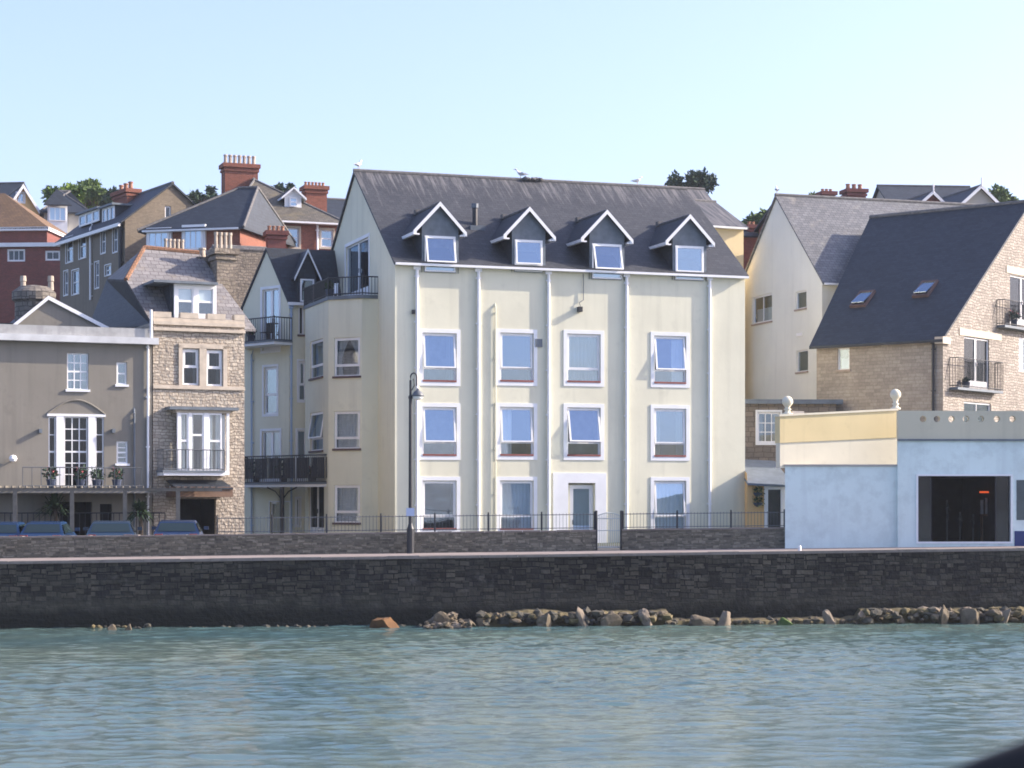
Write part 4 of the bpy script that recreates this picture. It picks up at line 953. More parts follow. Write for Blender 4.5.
g = MB(); g.poly([FPo.pt(FPo.U(767), .05, 2.4), FPo.pt(FPo.U(782), .05, 2.4), FPo.pt(FPo.U(782), .05, zq-.3), FPo.pt(FPo.U(767), .05, zq-.3)], 'dark_glass'); g.build('pane', d_, recalc=False)
for yy, lb in ((494, 'upper hanging plant on the orange porch wall'), (504, 'lower hanging plant on the orange porch wall')):
    p = FPo.at(758, yy+3, -.22); r_ = thing('hanging_basket', lb, 'plant', p, 'hanging baskets on the porch')
    mb = MB(); mb.lathe(p, [(.05, 0), (.2, .12), (.22, .2), (.18, .2)], 'plant_pot', 10); mb.tube([p+Vector((0, 0, .2)), p+Vector((0, .2, .45))], .01, 'iron', 4); mb.build('basket', r_)
    bush(p.x, p.y, p.z+.28, .26, 120, 'palm_leaf', 'foliage', size=.06).build('foliage', r_, recalc=False)

# ================================================================== 6 seafront café with blue walls
FG0 = Face.px(785, 75.6, 2); zgr = 2.2
root = thing('seafront_shelter', 'single storey pale blue seafront building with dark open doorway and beige pierced parapet', 'building', FG0.pt(5, 5, zgr))
u897 = FG0.U(897); uend = FG0.U(1120); zled = FG0.Z(840, 466); zpb = FG0.Z(960, 441); zpt = FG0.Z(960, 411)
mb = MB(); a, b, c, d = FG0.rect(917, 476, 1011, 544)
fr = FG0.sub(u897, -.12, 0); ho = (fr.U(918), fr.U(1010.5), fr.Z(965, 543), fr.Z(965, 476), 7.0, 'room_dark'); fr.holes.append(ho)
fr.wall(mb, [(0, zgr), (uend-u897, zgr), (uend-u897, zpb), (0, zpb)], 'blue_paint')
FG0.wall(mb, [(0, zgr), (u897, zgr), (u897, zled), (0, zled)], 'blue_paint')
mb.poly([FG0.pt(u897, -.12, zgr), FG0.pt(u897, 0, zgr), FG0.pt(u897, 0, zpb), FG0.pt(u897, -.12, zpb)], 'blue_paint')
ubk = FG0.U(786.5, 16)
mb.poly([FG0.pt(0, 0, zgr), FG0.pt(0, 0, zled), FG0.pt(ubk, 16, zled), FG0.pt(ubk, 16, zgr)], 'blue_paint')
mb.poly([FG0.pt(0, 0, zled), FG0.pt(uend, 0, zled), FG0.pt(uend, 16, zled), FG0.pt(ubk, 16, zled)], 'lead')
mb.poly([FG0.pt(ubk, 16, zgr), FG0.pt(uend, 16, zgr), FG0.pt(uend, 16, zled), FG0.pt(ubk, 16, zled)], 'blue_paint')
mb.build('wall', root)
# cream and ochre upper wall at its own angle
FU = Face.px(780, 75.55, 19); u1 = FU.U(897.5, 0)
def slope_box(mb, F, ua, ub, va, vb, zla, zlb, zha, zhb, m):
    vs = [F.pt(ua, va, zla), F.pt(ub, va, zlb), F.pt(ub, vb, zlb), F.pt(ua, vb, zla), F.pt(ua, va, zha), F.pt(ub, va, zhb), F.pt(ub, vb, zhb), F.pt(ua, vb, zha)]
    mb.mesh(vs, [(0, 1, 2, 3), (4, 5, 6, 7), (0, 1, 5, 4), (1, 2, 6, 5), (2, 3, 7, 6), (3, 0, 4, 7)], m)
mb = MB(); slope_box(mb, FU, 0, u1, 0, .35, FU.Z(780, 468), FU.Z(897, 466), FU.Z(780, 443), FU.Z(897, 437.5), 'cream_band'); mb.build('upper_wall', root)
mb = MB(); slope_box(mb, FU, -.02, u1+.002, -.03, .38, FU.Z(780, 443)+.002, FU.Z(897, 437.5)+.002, FU.Z(780, 416.5), FU.Z(897, 410.5), 'ochre_band'); slope_box(mb, FU, -.05, u1+.002, -.07, .42, FU.Z(780, 416.5), FU.Z(897, 410.5), FU.Z(780, 414.5), FU.Z(897, 408.5), 'cream_band'); mb.build('coping_band', root)
mb = MB(); FG0.box(mb, -.03, u897, -.05, .3, zled-.01, zled+.06, 'concrete'); FG0.box(mb, u897, uend, -.2, 0, zpb, zpb+.07, 'lead'); mb.build('ledge', root)
# grey parapet pierced with round holes
fp = FG0.sub(u897, -.14, 0); mb = MB(); wp = uend-u897; zA, zB = zpb+.07, zpt
hx = [923, 937, 951.5, 966, 981, 997, 1012.5, 1028, 1043]
loops = [[(0, zA), (wp, zA), (wp, zB), (0, zB)]]
for x in hx:
    cu, cz, r_ = fp.U(x), fp.Z(x, 419), .125
    loops.append([(cu+r_*math.cos(t*math.pi/5), cz+r_*math.sin(t*math.pi/5)) for t in range(10)])
for v in (0, .22):
    P3 = [[fp.pt(u, v, z) for u, z in lp] for lp in loops]; allp = [p for lp in P3 for p in lp]; mb.mesh(allp, tessellate_polygon(P3), 'grey_band')
for lp in loops:
    n = len(lp)
    for i in range(n): (u_, z_), (u2, z2_) = lp[i], lp[(i+1) % n]; mb.poly([fp.pt(u_, 0, z_), fp.pt(u2, 0, z2_), fp.pt(u2, .22, z2_), fp.pt(u_, .22, z_)], 'grey_band')
mb.build('parapet', root)
# rear parapet of the terrace
mb = MB(); FG0.box(mb, u897+.3, uend, 15.2, 15.5, zled, zpt+.1, 'grey_band'); mb.build('rear_parapet', root)
# door frame, glass leaves and dim contents
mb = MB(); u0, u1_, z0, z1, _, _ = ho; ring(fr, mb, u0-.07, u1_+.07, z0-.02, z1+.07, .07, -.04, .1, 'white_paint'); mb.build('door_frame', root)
for ua, ub in ((u0, u0+.55), (u1_-.55, u1_)):
    mb = MB(); ring(fr, mb, ua, ub, z0+.02, z1, .045, .12, .17, 'fascia_dark'); g = mb.build('glass_door', root)
    mb = MB(); mb.poly([fr.pt(ua, .15, z0), fr.pt(ub, .15, z0), fr.pt(ub, .15, z1), fr.pt(ua, .15, z1)], 'dark_glass'); mb.build('pane', g, recalc=False)
mb = MB(); fr.box(mb, fr.U(1014.5), fr.U(1120), -.02, .01, zgr, fr.Z(1018, 531), 'navy_paint'); mb.build('painted_plinth', root)
mb = MB(); fr.box(mb, fr.U(1016.5), fr.U(1016.5)+1.2, -.015, .02, fr.Z(1018, 520), fr.Z(1018, 480), 'dark_glass'); mb.build('side_window', root)
mb = MB(); uu = fr.U(980, 3); fr.box(mb, uu, fr.U(995, 3), 3, 3.1, fr.Z(990, 493, 3), fr.Z(990, 491.2, 3), 'red_lamp'); tag(mb.build('strip_light'), 'orange glowing strip light high inside the dark doorway', 'light')
bob = Face.px(940, 79, 0)
for x, yb, yt, lb in ((947, 530, 500, 'tallest dim stand inside the dark doorway'), (960, 530, 512, 'short pale stand in the middle of the dark doorway'), (973, 530, 514, 'short dark stand right of the middle inside the doorway')):
    p = bob.at(x, yb); ht = bob.Z(x, yt)-bob.Z(x, yb); z0_ = 2.5
    r_ = thing('display_stand', lb, 'stand', Vector((p.x, p.y, z0_)), 'display stands in the doorway')
    mb = MB(); mb.lathe(Vector((p.x, p.y, z0_)), [(.25, 0), (.25, .04), (.03, .06), (.03, p.z-z0_+ht)], 'grey_iron', 10); mb.build('pole', r_)
    for k_ in range(2):
        mb = MB(); zz = p.z+ht*(.55+.3*k_); qq = random.Random(int(x)+k_); mb.tube([Vector((p.x-.12*qq.random(), p.y, zz-.2)), Vector((p.x, p.y-.05, zz)), Vector((p.x+.16*qq.random(), p.y, zz-.25-.1*qq.random()))], [.02, .05, .03], 'room', 6); mb.build('arm', r_)
mb = MB()
for x, y0, y1 in ((982, 500, 514), (987, 498, 514), (992, 500, 513)): bob.box(mb, bob.U(x)-.06, bob.U(x)+.06, 0, .1, bob.Z(x, y1), bob.Z(x, y0), 'room_pale')
bob.box(mb, bob.U(982), bob.U(1000), 0, .3, bob.Z(990, 516), bob.Z(990, 514), 'wood')
bob.box(mb, bob.U(982), bob.U(983), 0, .3, 2.4, bob.Z(990, 516), 'wood'); bob.box(mb, bob.U(999), bob.U(1000), 0, .3, 2.4, bob.Z(990, 516), 'wood')
tag(mb.build('display_shelf'), 'dim wooden shelf with pale goods below the orange strip light', 'shelf')
# ball finials
def finial(px, yb, yt, F, v, label, cm='cream_band'):
    p = F.at(px, yb, v); ht = F.Z(px, yt, v)-p.z; r_ = .21
    mb = MB(); prof = [(.20, 0), (.20, .06), (.12, .09), (.09, .16), (.15, .22), (.08, .26)]
    n = 10; c = ht-r_
    prof += [(max(.02, r_*math.sin(math.pi*i/n)), c-r_*math.cos(math.pi*i/n)) for i in range(2, n+1)]
    mb.lathe(p, prof, cm, 18); o = mb.build('ball_finial', smooth=True); tag(o, label, 'finial', 'ball finials on the parapet')
finial(787.5, 415, 396, FU, .15, 'cream stone ball finial at the left end of the cream parapet')
finial(895.5, 409.5, 389, FU, .15, 'pale stone ball finial where the cream and beige parapets meet')
mb = MB(); FU.box(mb, FU.U(794), FU.U(806), .15, .33, FU.Z(800, 416), FU.Z(800, 411), 'concrete'); mb.build('coping_block', root)

# ================================================================== 7 background houses
def bg(name, label, F, u0, u1, d, ye, yr, ridge, wm, rm, **k):
    zb = 1.5+F.Y*.02
    vr = d/2 if ridge == 'u' else 0; xr = k.pop('xr', None)
    h = House(name, label, k.pop('cat', 'house'), F, u0, u1, d, zb, F.Z(k.pop('xe'), ye), ZC+(HY-yr)/FPX*(F.pt((u0+u1)/2, vr).y), ridge, wm, rm, k.pop('oh', .3), k.pop('ov', .25), group='houses on the hill behind', **k)
    return h
# red brick block far left
F = Face.px(61, 140, -4); h = bg('red_brick_block', 'dark red brick building with brown hipped roof and white bands at the left edge', F, F.U(-60), 0, 9, 246, 193, 'u', 'dark_red_brick', 'brown_tile', xe=30, hip=(3, 4.5), oh=.15)
window(h.front, 7, 249, 25, 261.5, h.root, 'bars', 0, grid=(3, 1), glass='dark_glass', fw=.12); window(h.front, 45, 250.5, 60, 260.5, h.root, 'bars', 0, grid=(2, 1), glass='dark_glass', fw=.12)
f = h.front; h.finish(roof=False)
mb = MB(); f.box(mb, -.1, h.u1-h.u0+.15, -.25, -.004, f.Z(30, 247), f.Z(30, 243), 'white_trim'); mb.build('white_band', h.root)
F2 = F.sub(0, 1.2, 0); u0_, u1_ = h.u0, F2.U(47); mb = MB(); z0, z1 = F2.Z(30, 246), F2.Z(30, 231); F2.box(mb, u0_, u1_, 0, 6.5, z0, z1, 'dark_red_brick'); mb.build('upper_storey', h.root)
mb = MB(); F2.box(mb, u0_, u1_+.2, -.35, 6.7, z1, F2.Z(30, 227.5), 'white_trim'); mb.build('fascia', h.root)
z2 = F2.Z(30, 228); zt = F2.Z(5, 193, 3); mb = MB(); A_, B_, C_, D_ = F2.pt(u0_, -.35, z2), F2.pt(u1_+.2, -.35, z2), F2.pt(u1_+.2, 6.7, z2), F2.pt(u0_, 6.7, z2); P_, Q_ = F2.pt(u0_, 3.1, zt), F2.pt(F2.U(4, 3), 3.1, zt)
mb.slab([A_, B_, Q_, P_], .1, 'brown_tile'); mb.slab([B_, C_, Q_], .1, 'brown_tile'); mb.slab([C_, D_, P_, Q_], .1, 'brown_tile'); mb.build('roof', h.root)
for x in (29, 48):
    chx = F.sub(0, -3, 0)
# yellow gable
F = Face.px(4, 152, 24); h = bg('yellow_gable_house', 'small sunlit yellow gabled house at the top left', F, 0, F.U(41), 7, 214, 186, 'v', 'far_yellow', 'dark_slate', xe=20, oh=.3)
window(h.front, 17, 193, 24, 202, h.root, 'bars', .1, grid=(2, 1)); h.finish()
mb = MB(); f = h.F; um = (h.u0+h.u1)/2; sl_ = (h.zr-h.ze)/((h.u1-h.u0)/2)
for s_, uu in ((-1, h.u0-.35), (1, h.u1+.35)):
    p0, p1 = f.pt(uu, -.34, h.ze-.35*sl_+.1), f.pt(um, -.34, h.zr+.12); mb.para(p0, p1-p0, (0, 0, -.32), f.pt(0, .05, 0)-f.pt(0, 0, 0), 'white_paint')
mb.build('bargeboard', h.root)
F = Face.px(-34, 165, -8); h = bg('dark_roof_house', 'house of which a dark roof slope shows at the very left edge', F, 0, F.U(3), 8, 205, 184, 'u', 'white_render', 'dark_slate', xe=-10); h.finish()
# bay house
F = Face.px(44, 150, 14); h = bg('white_bay_house', 'grey roofed house with white bay window below the trees', F, 0, F.U(88), 8, 211, 192, 'u', 'grey_render', 'dark_slate', xe=60, hip=(2, 2))
h.finish(); FB_ = h.F.sub(0, -.7, 0); a, b, c, d = FB_.rect(49, 207, 66, 221)
mb = MB(); FB_.box(mb, a-.1, b+.1, .04, .7, c-1.4, d+.15, 'white_trim'); mb.slab([FB_.pt(a-.4, -.3, d+.15), FB_.pt(b+.4, -.3, d+.15), FB_.pt((a+b)/2, .8, d+1.5)], .1, 'dark_slate'); mb.build('bay', h.root)
window(FB_, 49, 207, 66, 221, h.root, 'bars', 0, grid=(3, 1), cut=False, rec=0)
# tan gable tall house
F = Face.px(125, 120, 32); k_ = (172-512)/FPX; uh = F.U(172); dT = (lambda k: (F.X-k*F.Y)/(F.s+k*F.c))((60-512)/FPX)
h = House('tall_tan_house', 'tall tan house with lit gable and dark slate roof below the trees', 'house', F, 0, 2*uh, dT, 4, F.Z(125, 219), F.Z(172, 184), 'v', 'tan_brick', 'dark_slate', .3, .15, group='houses on the hill behind', sidem='tan_render')
l = h.left; g_ = h.front
for r_ in ((66, 237, 73, 262), (79, 234, 86, 258), (101, 230, 105.5, 253), (113, 227, 117.5, 252)): window(l, *r_, h.root, 'bars', .06, grid=(1, 2))
for r_ in ((64, 271, 68, 295), (72, 270, 79, 294), (95, 262, 99, 288), (105, 265, 111, 275)): window(l, *r_, h.root, 'bars', .06, grid=(1, 2))
window(g_, 165, 206, 171, 225, h.root, 'plain', 0, glass='dark_glass'); window(g_, 154, 262, 160, 276, h.root, 'plain', 0, glass='dark_glass')
h.finish()
pipe(l, 92, 224, 300, h.root, .07, 'white_paint', hop=False); pipe(l, 123, 221, 300, h.root, .12, 'iron', hop=False)
mb = MB(); l.box(mb, 0, dT, -.45, -.3, h.ze-.45, h.ze-.25, 'white_paint'); mb.build('gutter', h.root)
for x0, x1, y0, y1 in ((79, 99, 212, 224), (102, 114, 207, 222)):
    ff = l.sub(0, .5, 0); a, b, c, d = ff.rect(x0, y0, x1, y1); mb = MB(); ff.box(mb, a, b, 0.06, 3, c, d, 'dark_slate'); ff.box(mb, a-.2, b+.2, -.2, 3.2, d, d+.12, 'lead'); D_ = mb.build('dormer', h.root)
    for i in range(3):
        q = MB(); ua, ub = a+(b-a)*i/3, a+(b-a)*(i+1)/3; ring(ff, q, ua, ub, c, d, .12, 0, .06, 'white_paint'); sa_ = q.build('sash', D_); q = MB(); q.poly([ff.pt(ua, .04, c), ff.pt(ub, .04, c), ff.pt(ub, .04, d), ff.pt(ua, .04, d)], 'glass'); q.build('pane', D_, recalc=False)
ff = l.sub(0, 2.2, 0); chimney(ff, 113, 127, 191, 215, h.root, 'red_brick', 3, .8, 0, 'terracotta', 183)
# red brick villa right
F = Face.px(235, 118, 20); h = bg('red_brick_villa', 'sunlit red brick villa with slate hipped roof above the stone villa', F, 0, F.U(338), 9, 217.5, 181, 'u', 'red_brick', 'mossy_slate', xe=285, hip=(2.2, 4.2), oh=.45)
f = h.front
window(f, 286.5, 228, 299, 247, h.root, 'bars', .12, grid=(1, 2), sm='stone_trim', cur=('half', 'curtain_white')); window(f, 321, 230, 333, 247, h.root, 'bars', .12, grid=(1, 2), sm='stone_trim'); window(f, 238, 239, 246, 248, h.root, 'bars', .08, grid=(1, 2), sm='stone_trim')
h.finish(); h.gutter(); pipe(f, 317, 222, 250, h.root, .07, 'white_paint', hop=False)
ff = h.F.sub(0, 1.2, 0); a, b, c, d = ff.rect(287, 195, 299, 208); um = (a+b)/2; za = ff.Z(293, 189); mb = MB()
mb.poly([ff.pt(a-.15, 0, c), ff.pt(b+.15, 0, c), ff.pt(b+.15, 0, d), ff.pt(um, 0, za), ff.pt(a-.15, 0, d)], 'white_trim'); ff.box(mb, a-.1, b+.1, .03, 3, c, d, 'dark_slate')
mb.slab([ff.pt(a-.4, -.3, d-.2), ff.pt(um, -.3, za+.1), ff.pt(um, 3.5, za+.1), ff.pt(a-.4, 3.5, d-.2)], .12, 'dark_slate', 'white_trim'); mb.slab([ff.pt(b+.4, -.3, d-.2), ff.pt(um, -.3, za+.1), ff.pt(um, 3.5, za+.1), ff.pt(b+.4, 3.5, d-.2)], .12, 'dark_slate', 'white_trim'); mb.build('dormer', h.root)
window(ff, 289, 197.5, 297, 207, h.root, 'bars', 0, grid=(1, 2), cut=False, rec=-.08, name='dormer_window')
ff = h.F.sub(0, 4.6, 0); chimney(ff, 225, 258, 164, 202, h.root, 'red_brick', 7, 1.1, 0, 'pot_cream', 154, rows=1)
ff = h.F.sub(0, 7.5, 0); chimney(ff, 306, 327, 186, 213, h.root, 'red_brick', 6, 1.1, 0, 'terracotta', 181)
# low terrace left of it with two bays
F = Face.px(146, 113, -14); h = bg('slate_roofed_terrace', 'dark roofed house with two white bay windows between the tan gable and the red villa', F, 0, F.U(240), 8, 226, 190, 'u', 'red_brick', 'dark_slate', xe=200, hip=(4, .5), oh=.35)
for r_ in ((147.5, 231, 169, 250), (183, 228, 203, 250)):
    ff = F.sub(0, -.25, 0); a, b, c, d = ff.rect(*r_); mb = MB(); ff.box(mb, a-.1, b+.1, .05, .3, c-.3, d+.2, 'white_trim'); mb.build('bay', h.root)
    window(ff, *r_, h.root, 'bars', 0, grid=(3, 1), cut=False, rec=0, fw=.12)
h.finish(); h.gutter()
# free chimney stack in front of red wall
F = Face.px(268, 111, 15); rt = thing('brick_chimney_stack', 'dark red chimney stack with clay pots in front of the red villa wall', 'chimney', F.pt(.5, .5, 6)); chimney(F, 268, 286, 231, 330, rt, 'dark_red_brick', 4, .9, 0, 'terracotta', 225, name='stack')
F = Face.px(322, 140, 20); h = bg('slate_house', 'dark slate roof corner right of the red chimney, partly behind the cream gable', F, 0, F.U(372), 8, 228, 200, 'u', 'dark_red_brick', 'dark_slate', xe=340); h.finish()
# right side: chimneys on a hidden house, two gabled houses
F = Face.px(800, 128, 12); h = bg('hidden_brick_house', 'house whose two brick chimneys stand up behind the weathered slate roof', F, 0, F.U(905), 8, 214, 201, 'u', 'dark_red_brick', 'dark_slate', xe=850)
h.finish(); ff = h.F.sub(0, 3.6, 0); chimney(ff, 823, 835, 191.5, 215, h.root, 'dark_red_brick', 3, .9, 0, 'terracotta', 188); chimney(ff, 848, 866, 189, 215, h.root, 'dark_red_brick', 3, 1.1, 0, 'terracotta', 183)
for nm, lb, x0, x1, yp, Yd, wm in (('red_gable_house', 'smaller red gabled house with white bargeboards behind the big dark roof', 914, 949, 191, 140, 'dark_red_brick'), ('green_gable_house', 'larger grey green gabled house with white bargeboards behind the big dark roof', 956, 1003, 185, 138, 'grey_render')):
    F = Face.px(x0, Yd, 14); u1_ = F.U(x1); h = bg(nm, lb, F, 0, u1_, 8, 209, yp+2, 'v', wm, 'dark_slate', xe=(x0+x1)/2, oh=.3); h.finish(); mb = MB(); um = u1_/2; sl_ = (h.zr-h.ze)/um
    for uu in (-.35, u1_+.35): p0, p1 = F.pt(uu, -.3, h.ze-.35*sl_+.1), F.pt(um, -.3, h.zr+.14); mb.para(p0, p1-p0, (0, 0, -.26), F.pt(0, .05, 0)-F.pt(0, 0, 0), 'white_paint')
    mb.tube([F.pt(um, -.3, h.zr), F.pt(um, -.3, h.zr+.6)], .05, 'white_paint', 6); mb.build('bargeboard', h.root)
F = Face.px(895, 145, 5); h = bg('long_slate_roof_house', 'long grey slate roof joining the two gabled houses at the upper right', F, 0, F.U(984), 8, 210, 187, 'u', 'grey_render', 'dark_slate', xe=930); h.finish()

# ================================================================== 8 trees
def tree(px, Y, y0, w, hgt, label, m, seed, clumps=9, n=7000, size=.17, z0=None, m2=None, kind='tree'):
    F = Face.px(px, Y, 0); zt = F.Z(px, y0); q = random.Random(seed); zb = z0 if z0 is not None else zt-hgt-2.5
    p = F.pt(0, 0, zb); rt = thing(kind, label, 'tree', p, 'trees on the skyline')
    ct = zt-hgt/2; mb = MB(); mb.tube([p, Vector((p.x, p.y, (zb+ct)/2)), Vector((p.x+.2, p.y, ct))], [.35, .28, .16], 'bark', 8)
    cl = []
    for i in range(clumps):
        a = q.uniform(0, 6.28); rr_ = q.random()**.5; x = math.cos(a)*rr_*w*.38; y = math.sin(a)*rr_*w*.38; z = q.uniform(-.32, .32)*hgt*(1-.6*rr_**2)
        cl.append((x, y, z, w*q.uniform(.09, .19))); mb.tube([Vector((p.x+.1, p.y, ct-hgt*.35)), Vector((p.x+x, p.y+y, ct+z))], [.12, .04], 'bark', 5)
    mb.build('trunk', rt)
    n = int(n*.55)
    b = bush(p.x, p.y, ct, 1, n, m, 'crown', size=size, seed=seed, cl=cl, flat=.8)
    if m2:
        b2 = bush(p.x, p.y, ct+.1, 1, n//3, m2, 'crown', size=size, seed=seed+5, cl=cl[:3], flat=.8); k0 = len(b.v); b.v += b2.v; b.f += [tuple(i+k0 for i in ff_) for ff_ in b2.f]; b.fm += [b.mi(m2)]*len(b2.f)
    b.build('crown', rt, recalc=False)
tree(90, 175, 174, 5.6, 4.5, 'broad green tree above the tan house roof, largest on the left skyline', 'leaf_green', 3, 14, 9000, m2='leaf_bright')
tree(66, 160, 181, 3.6, 3.2, 'lower bright green tree left of the largest skyline tree', 'leaf_bright', 5, 9, 6000, m2='leaf_green')
tree(112, 172, 182, 3.0, 3.0, 'dark green tree right of the largest skyline tree', 'leaf_dark', 6, 8, 4500)
tree(203, 170, 184, 3.4, 2.2, 'small dark tree between the tan gable and the big chimney', 'leaf_dark', 8, 8, 3000)
tree(282, 175, 180, 2.6, 2.0, 'small tree top just right of the red villa ridge', 'leaf_dark', 9, 6, 2500)
tree(690, 165, 169, 4.2, 2.4, 'flat topped dark pine above the big slate roof', 'leaf_dark', 11, 18, 5500)
tree(757, 150, 196, 3.6, 5.0, 'dark bushy tree between the cream flats and the pale gable', 'leaf_green', 13, 12, 7000)
tree(775, 148, 206, 2.6, 4.0, 'brighter green bush beside the pale gable', 'leaf_green', 14, 9, 5000, m2='leaf_bright')
tree(812, 160, 192, 2.4, 2.0, 'small green tree top showing above the weathered slate roof', 'leaf_green', 15, 6, 2500)
tree(1000, 165, 184, 3.6, 3.2, 'green tree right of the upper gabled houses', 'leaf_green', 16, 10, 6000)

# ================================================================== 9 ground, seawall, low wall, promenade, water
def Yw(x): return 70.6+.119*x
def Yl(x): return 74.55+.119*x
def hill(x, y):
    g = gz(x)
    if y > 100: t = (y-100); g += 26*(1-math.exp(-(t/75.0)**1.5))+.4*math.sin(x*.07)
    return g
mb = MB(); xs = [-600, -300, -160]+list(range(-100, 101, 5))+[160, 300, 600]
dd = [-.2, 3.0, 8, 14, 20, 28, 36, 44, 52, 60, 70, 85, 100, 125, 160, 220, 320, 600, 1200]
vs = []; nx = len(xs)
for d_ in dd:
    for x in xs: xx = max(-60, min(60, x)); y = Yw(xx)+.4+d_; vs.append(Vector((x, y, (hill(x, y) if d_ > 20 else gz(x))-.04)))
fs_ = [(j*nx+i, j*nx+i+1, (j+1)*nx+i+1, (j+1)*nx+i) for j in range(len(dd)-1) for i in range(nx-1)]
t = NT('ground_mat'); gr = t.noise(t.coord(), .15, 5); t.base(t.ramp(gr, [(.35, (.05, .07, .03)), (.6, (.12, .11, .07))])); t.b.inputs['Roughness'].default_value = .95; M['ground_mat'] = t.m
mb.mesh(vs, fs_, 'ground_mat'); tag(mb.build('ground', recalc=False), kind='structure')
def strip(name, m, off0, off1, dz, x0=-60, x1=60, fn=Yw, n=60, kind='structure', th=0):
    mb = MB()
    for i in range(n):
        xa, xb = x0+(x1-x0)*i/n, x0+(x1-x0)*(i+1)/n
        q = [Vector((xa, fn(xa)+off0, gz(xa)+dz)), Vector((xb, fn(xb)+off0, gz(xb)+dz)), Vector((xb, fn(xb)+off1, gz(xb)+dz)), Vector((xa, fn(xa)+off1, gz(xa)+dz))]
        if th: mb.slab(q, th, m)
        else: mb.poly(q, m)
    return tag(mb.build(name, recalc=bool(th)), kind=kind)
strip('promenade', 'pavement', .35, 4.0, 0.0)
strip('courtyard', 'asphalt', 4.0, 12.0, 0.0)
# sea wall
def stonewall(name, label, fn, x0, x1, thick, zbot, ztop, m, cm, cap=.08, capo=.04, n=None, wob=.02, cat='wall', kind=None, over=.0, capname='coping', capseg=1.2):
    n = n or int((x1-x0)/.5); rt = thing(name, label, cat, Vector(((x0+x1)/2, fn((x0+x1)/2)+thick/2, zbot if not callable(zbot) else zbot(x0))))
    if kind: rt['kind'] = kind
    mb = MB()
    xs = [x0+(x1-x0)*i/n for i in range(n+1)]
    zb_ = zbot if callable(zbot) else (lambda x: zbot)
    rows_ = 8; vs = []
    for x in xs:
        for j in range(rows_+1):
            z = zb_(x)+(ztop(x)-zb_(x))*j/rows_; w = mnoise.noise(Vector((x*1.1, z*2.2, 3)))*wob
            vs.append(Vector((x, fn(x)+w+(ztop(x)-z)*-over, z)))
    R1 = rows_+1
    fs_ = [(i*R1+j, (i+1)*R1+j, (i+1)*R1+j+1, i*R1+j+1) for i in range(n) for j in range(rows_)]
    mb.mesh(vs, fs_, m)
    for i in range(n):
        xa, xb = xs[i], xs[i+1]; mb.poly([Vector((xa, fn(xa)+thick, zb_(xa))), Vector((xb, fn(xb)+thick, zb_(xb))), Vector((xb, fn(xb)+thick, ztop(xb))), Vector((xa, fn(xa)+thick, ztop(xa)))], m)
    for x in (x0, x1): mb.poly([Vector((x, fn(x)-.02, zb_(x))), Vector((x, fn(x)+thick, zb_(x))), Vector((x, fn(x)+thick, ztop(x))), Vector((x, fn(x)-.02, ztop(x)))], m)
    mb.build('stonework', rt, recalc=False)
    mb = MB(); x = x0; q = random.Random(4)
    while x < x1-.05:
        xb = min(x1, x+capseg*q.uniform(.8, 1.2)); dz = q.uniform(-.012, .012)
        qd = [Vector((x+.008, fn(x)-capo, ztop(x)+cap+dz)), Vector((xb-.008, fn(xb)-capo, ztop(xb)+cap+dz)), Vector((xb-.008, fn(xb)+thick+capo, ztop(xb)+cap+dz)), Vector((x+.008, fn(x)+thick+capo, ztop(x)+cap+dz))]
        mb.slab(qd, cap+dz-.003, cm); x = xb
    mb.build(capname, rt); return rt
stonewall('sea_wall', 'long dark wet stone sea wall along the water', Yw, -60, 60, .5, -.8, lambda x: gz(x)-.10, 'seawall_stone', 'coping', .10, .05, 240, .05, kind='thing')
XL1, XG0, XG1, XR1 = 3.0, 3.15, 4.13, 10.3
X595 = (596-512)/FPX*75.0; Xg2 = (622-512)/FPX*75; X790 = 10.45
stonewall('boundary_wall', 'long low rubble stone wall left of the garden gate', Yl, -42, X595, .4, lambda x: gz(x)-.05, lambda x: gz(x)+.72, 'boundary_stone', 'coping', .06, .02, None, .03, capseg=.6)
stonewall('boundary_wall', 'short low rubble stone wall between the gate and the blue building', Yl, Xg2, X790, .4, lambda x: gz(x)-.05, lambda x: gz(x)+.74, 'boundary_stone', 'coping', .06, .02, None, .03, capseg=.6)
# footing ledge along the sea wall and tumbled stones
def rock(c, s, m, seed, rot=0, label=None, name='rock', sub=2, tilt=0):
    bm = bmesh.new(); bmesh.ops.create_icosphere(bm, subdivisions=sub, radius=1)
    q = Vector((seed*3.1, seed*1.7, seed*.9))
    for v in bm.verts:
        n = mnoise.noise(v.co*1.1+q)*.65+mnoise.noise(v.co*2.6+q)*.38+mnoise.noise(v.co*6+q)*.15
        c_ = v.co*(1+n); mx = max(abs(c_.x), abs(c_.y), abs(c_.z)); c_ = c_*(1-.35)+c_/max(mx, .01)*.35*.9
        v.co = Vector((c_.x*s[0], c_.y*s[1], c_.z*s[2]))
    qq = random.Random(int(seed*997)+3)
    for _ in range(9):
        nn = Vector((qq.gauss(0, 1), qq.gauss(0, 1), qq.gauss(0, .8))).normalized(); dd_ = qq.uniform(.5, .8)
        sc3 = Vector(s)
        for v in bm.verts:
            w3 = Vector((v.co.x/sc3.x, v.co.y/sc3.y, v.co.z/sc3.z)); dp_ = w3.dot(nn)
            if dp_ > dd_: w3 -= nn*(dp_-dd_)*.92; v.co = Vector((w3.x*sc3.x, w3.y*sc3.y, w3.z*sc3.z))
    mt = Matrix.Rotation(rot, 4, 'Z') @ Matrix.Rotation(tilt, 4, 'Y'); bm.transform(mt)
    vs = [v.co+Vector(c) for v in bm.verts]; bm.verts.index_update(); fs_ = [tuple(v.index for v in f.verts) for f in bm.faces]; bm.free(); return vs, fs_
def px2x(px, off=-.5):   # x on the line at the foot of the wall
    k = (px-512)/FPX; return k*(70.6+off)/(1-.119*k)
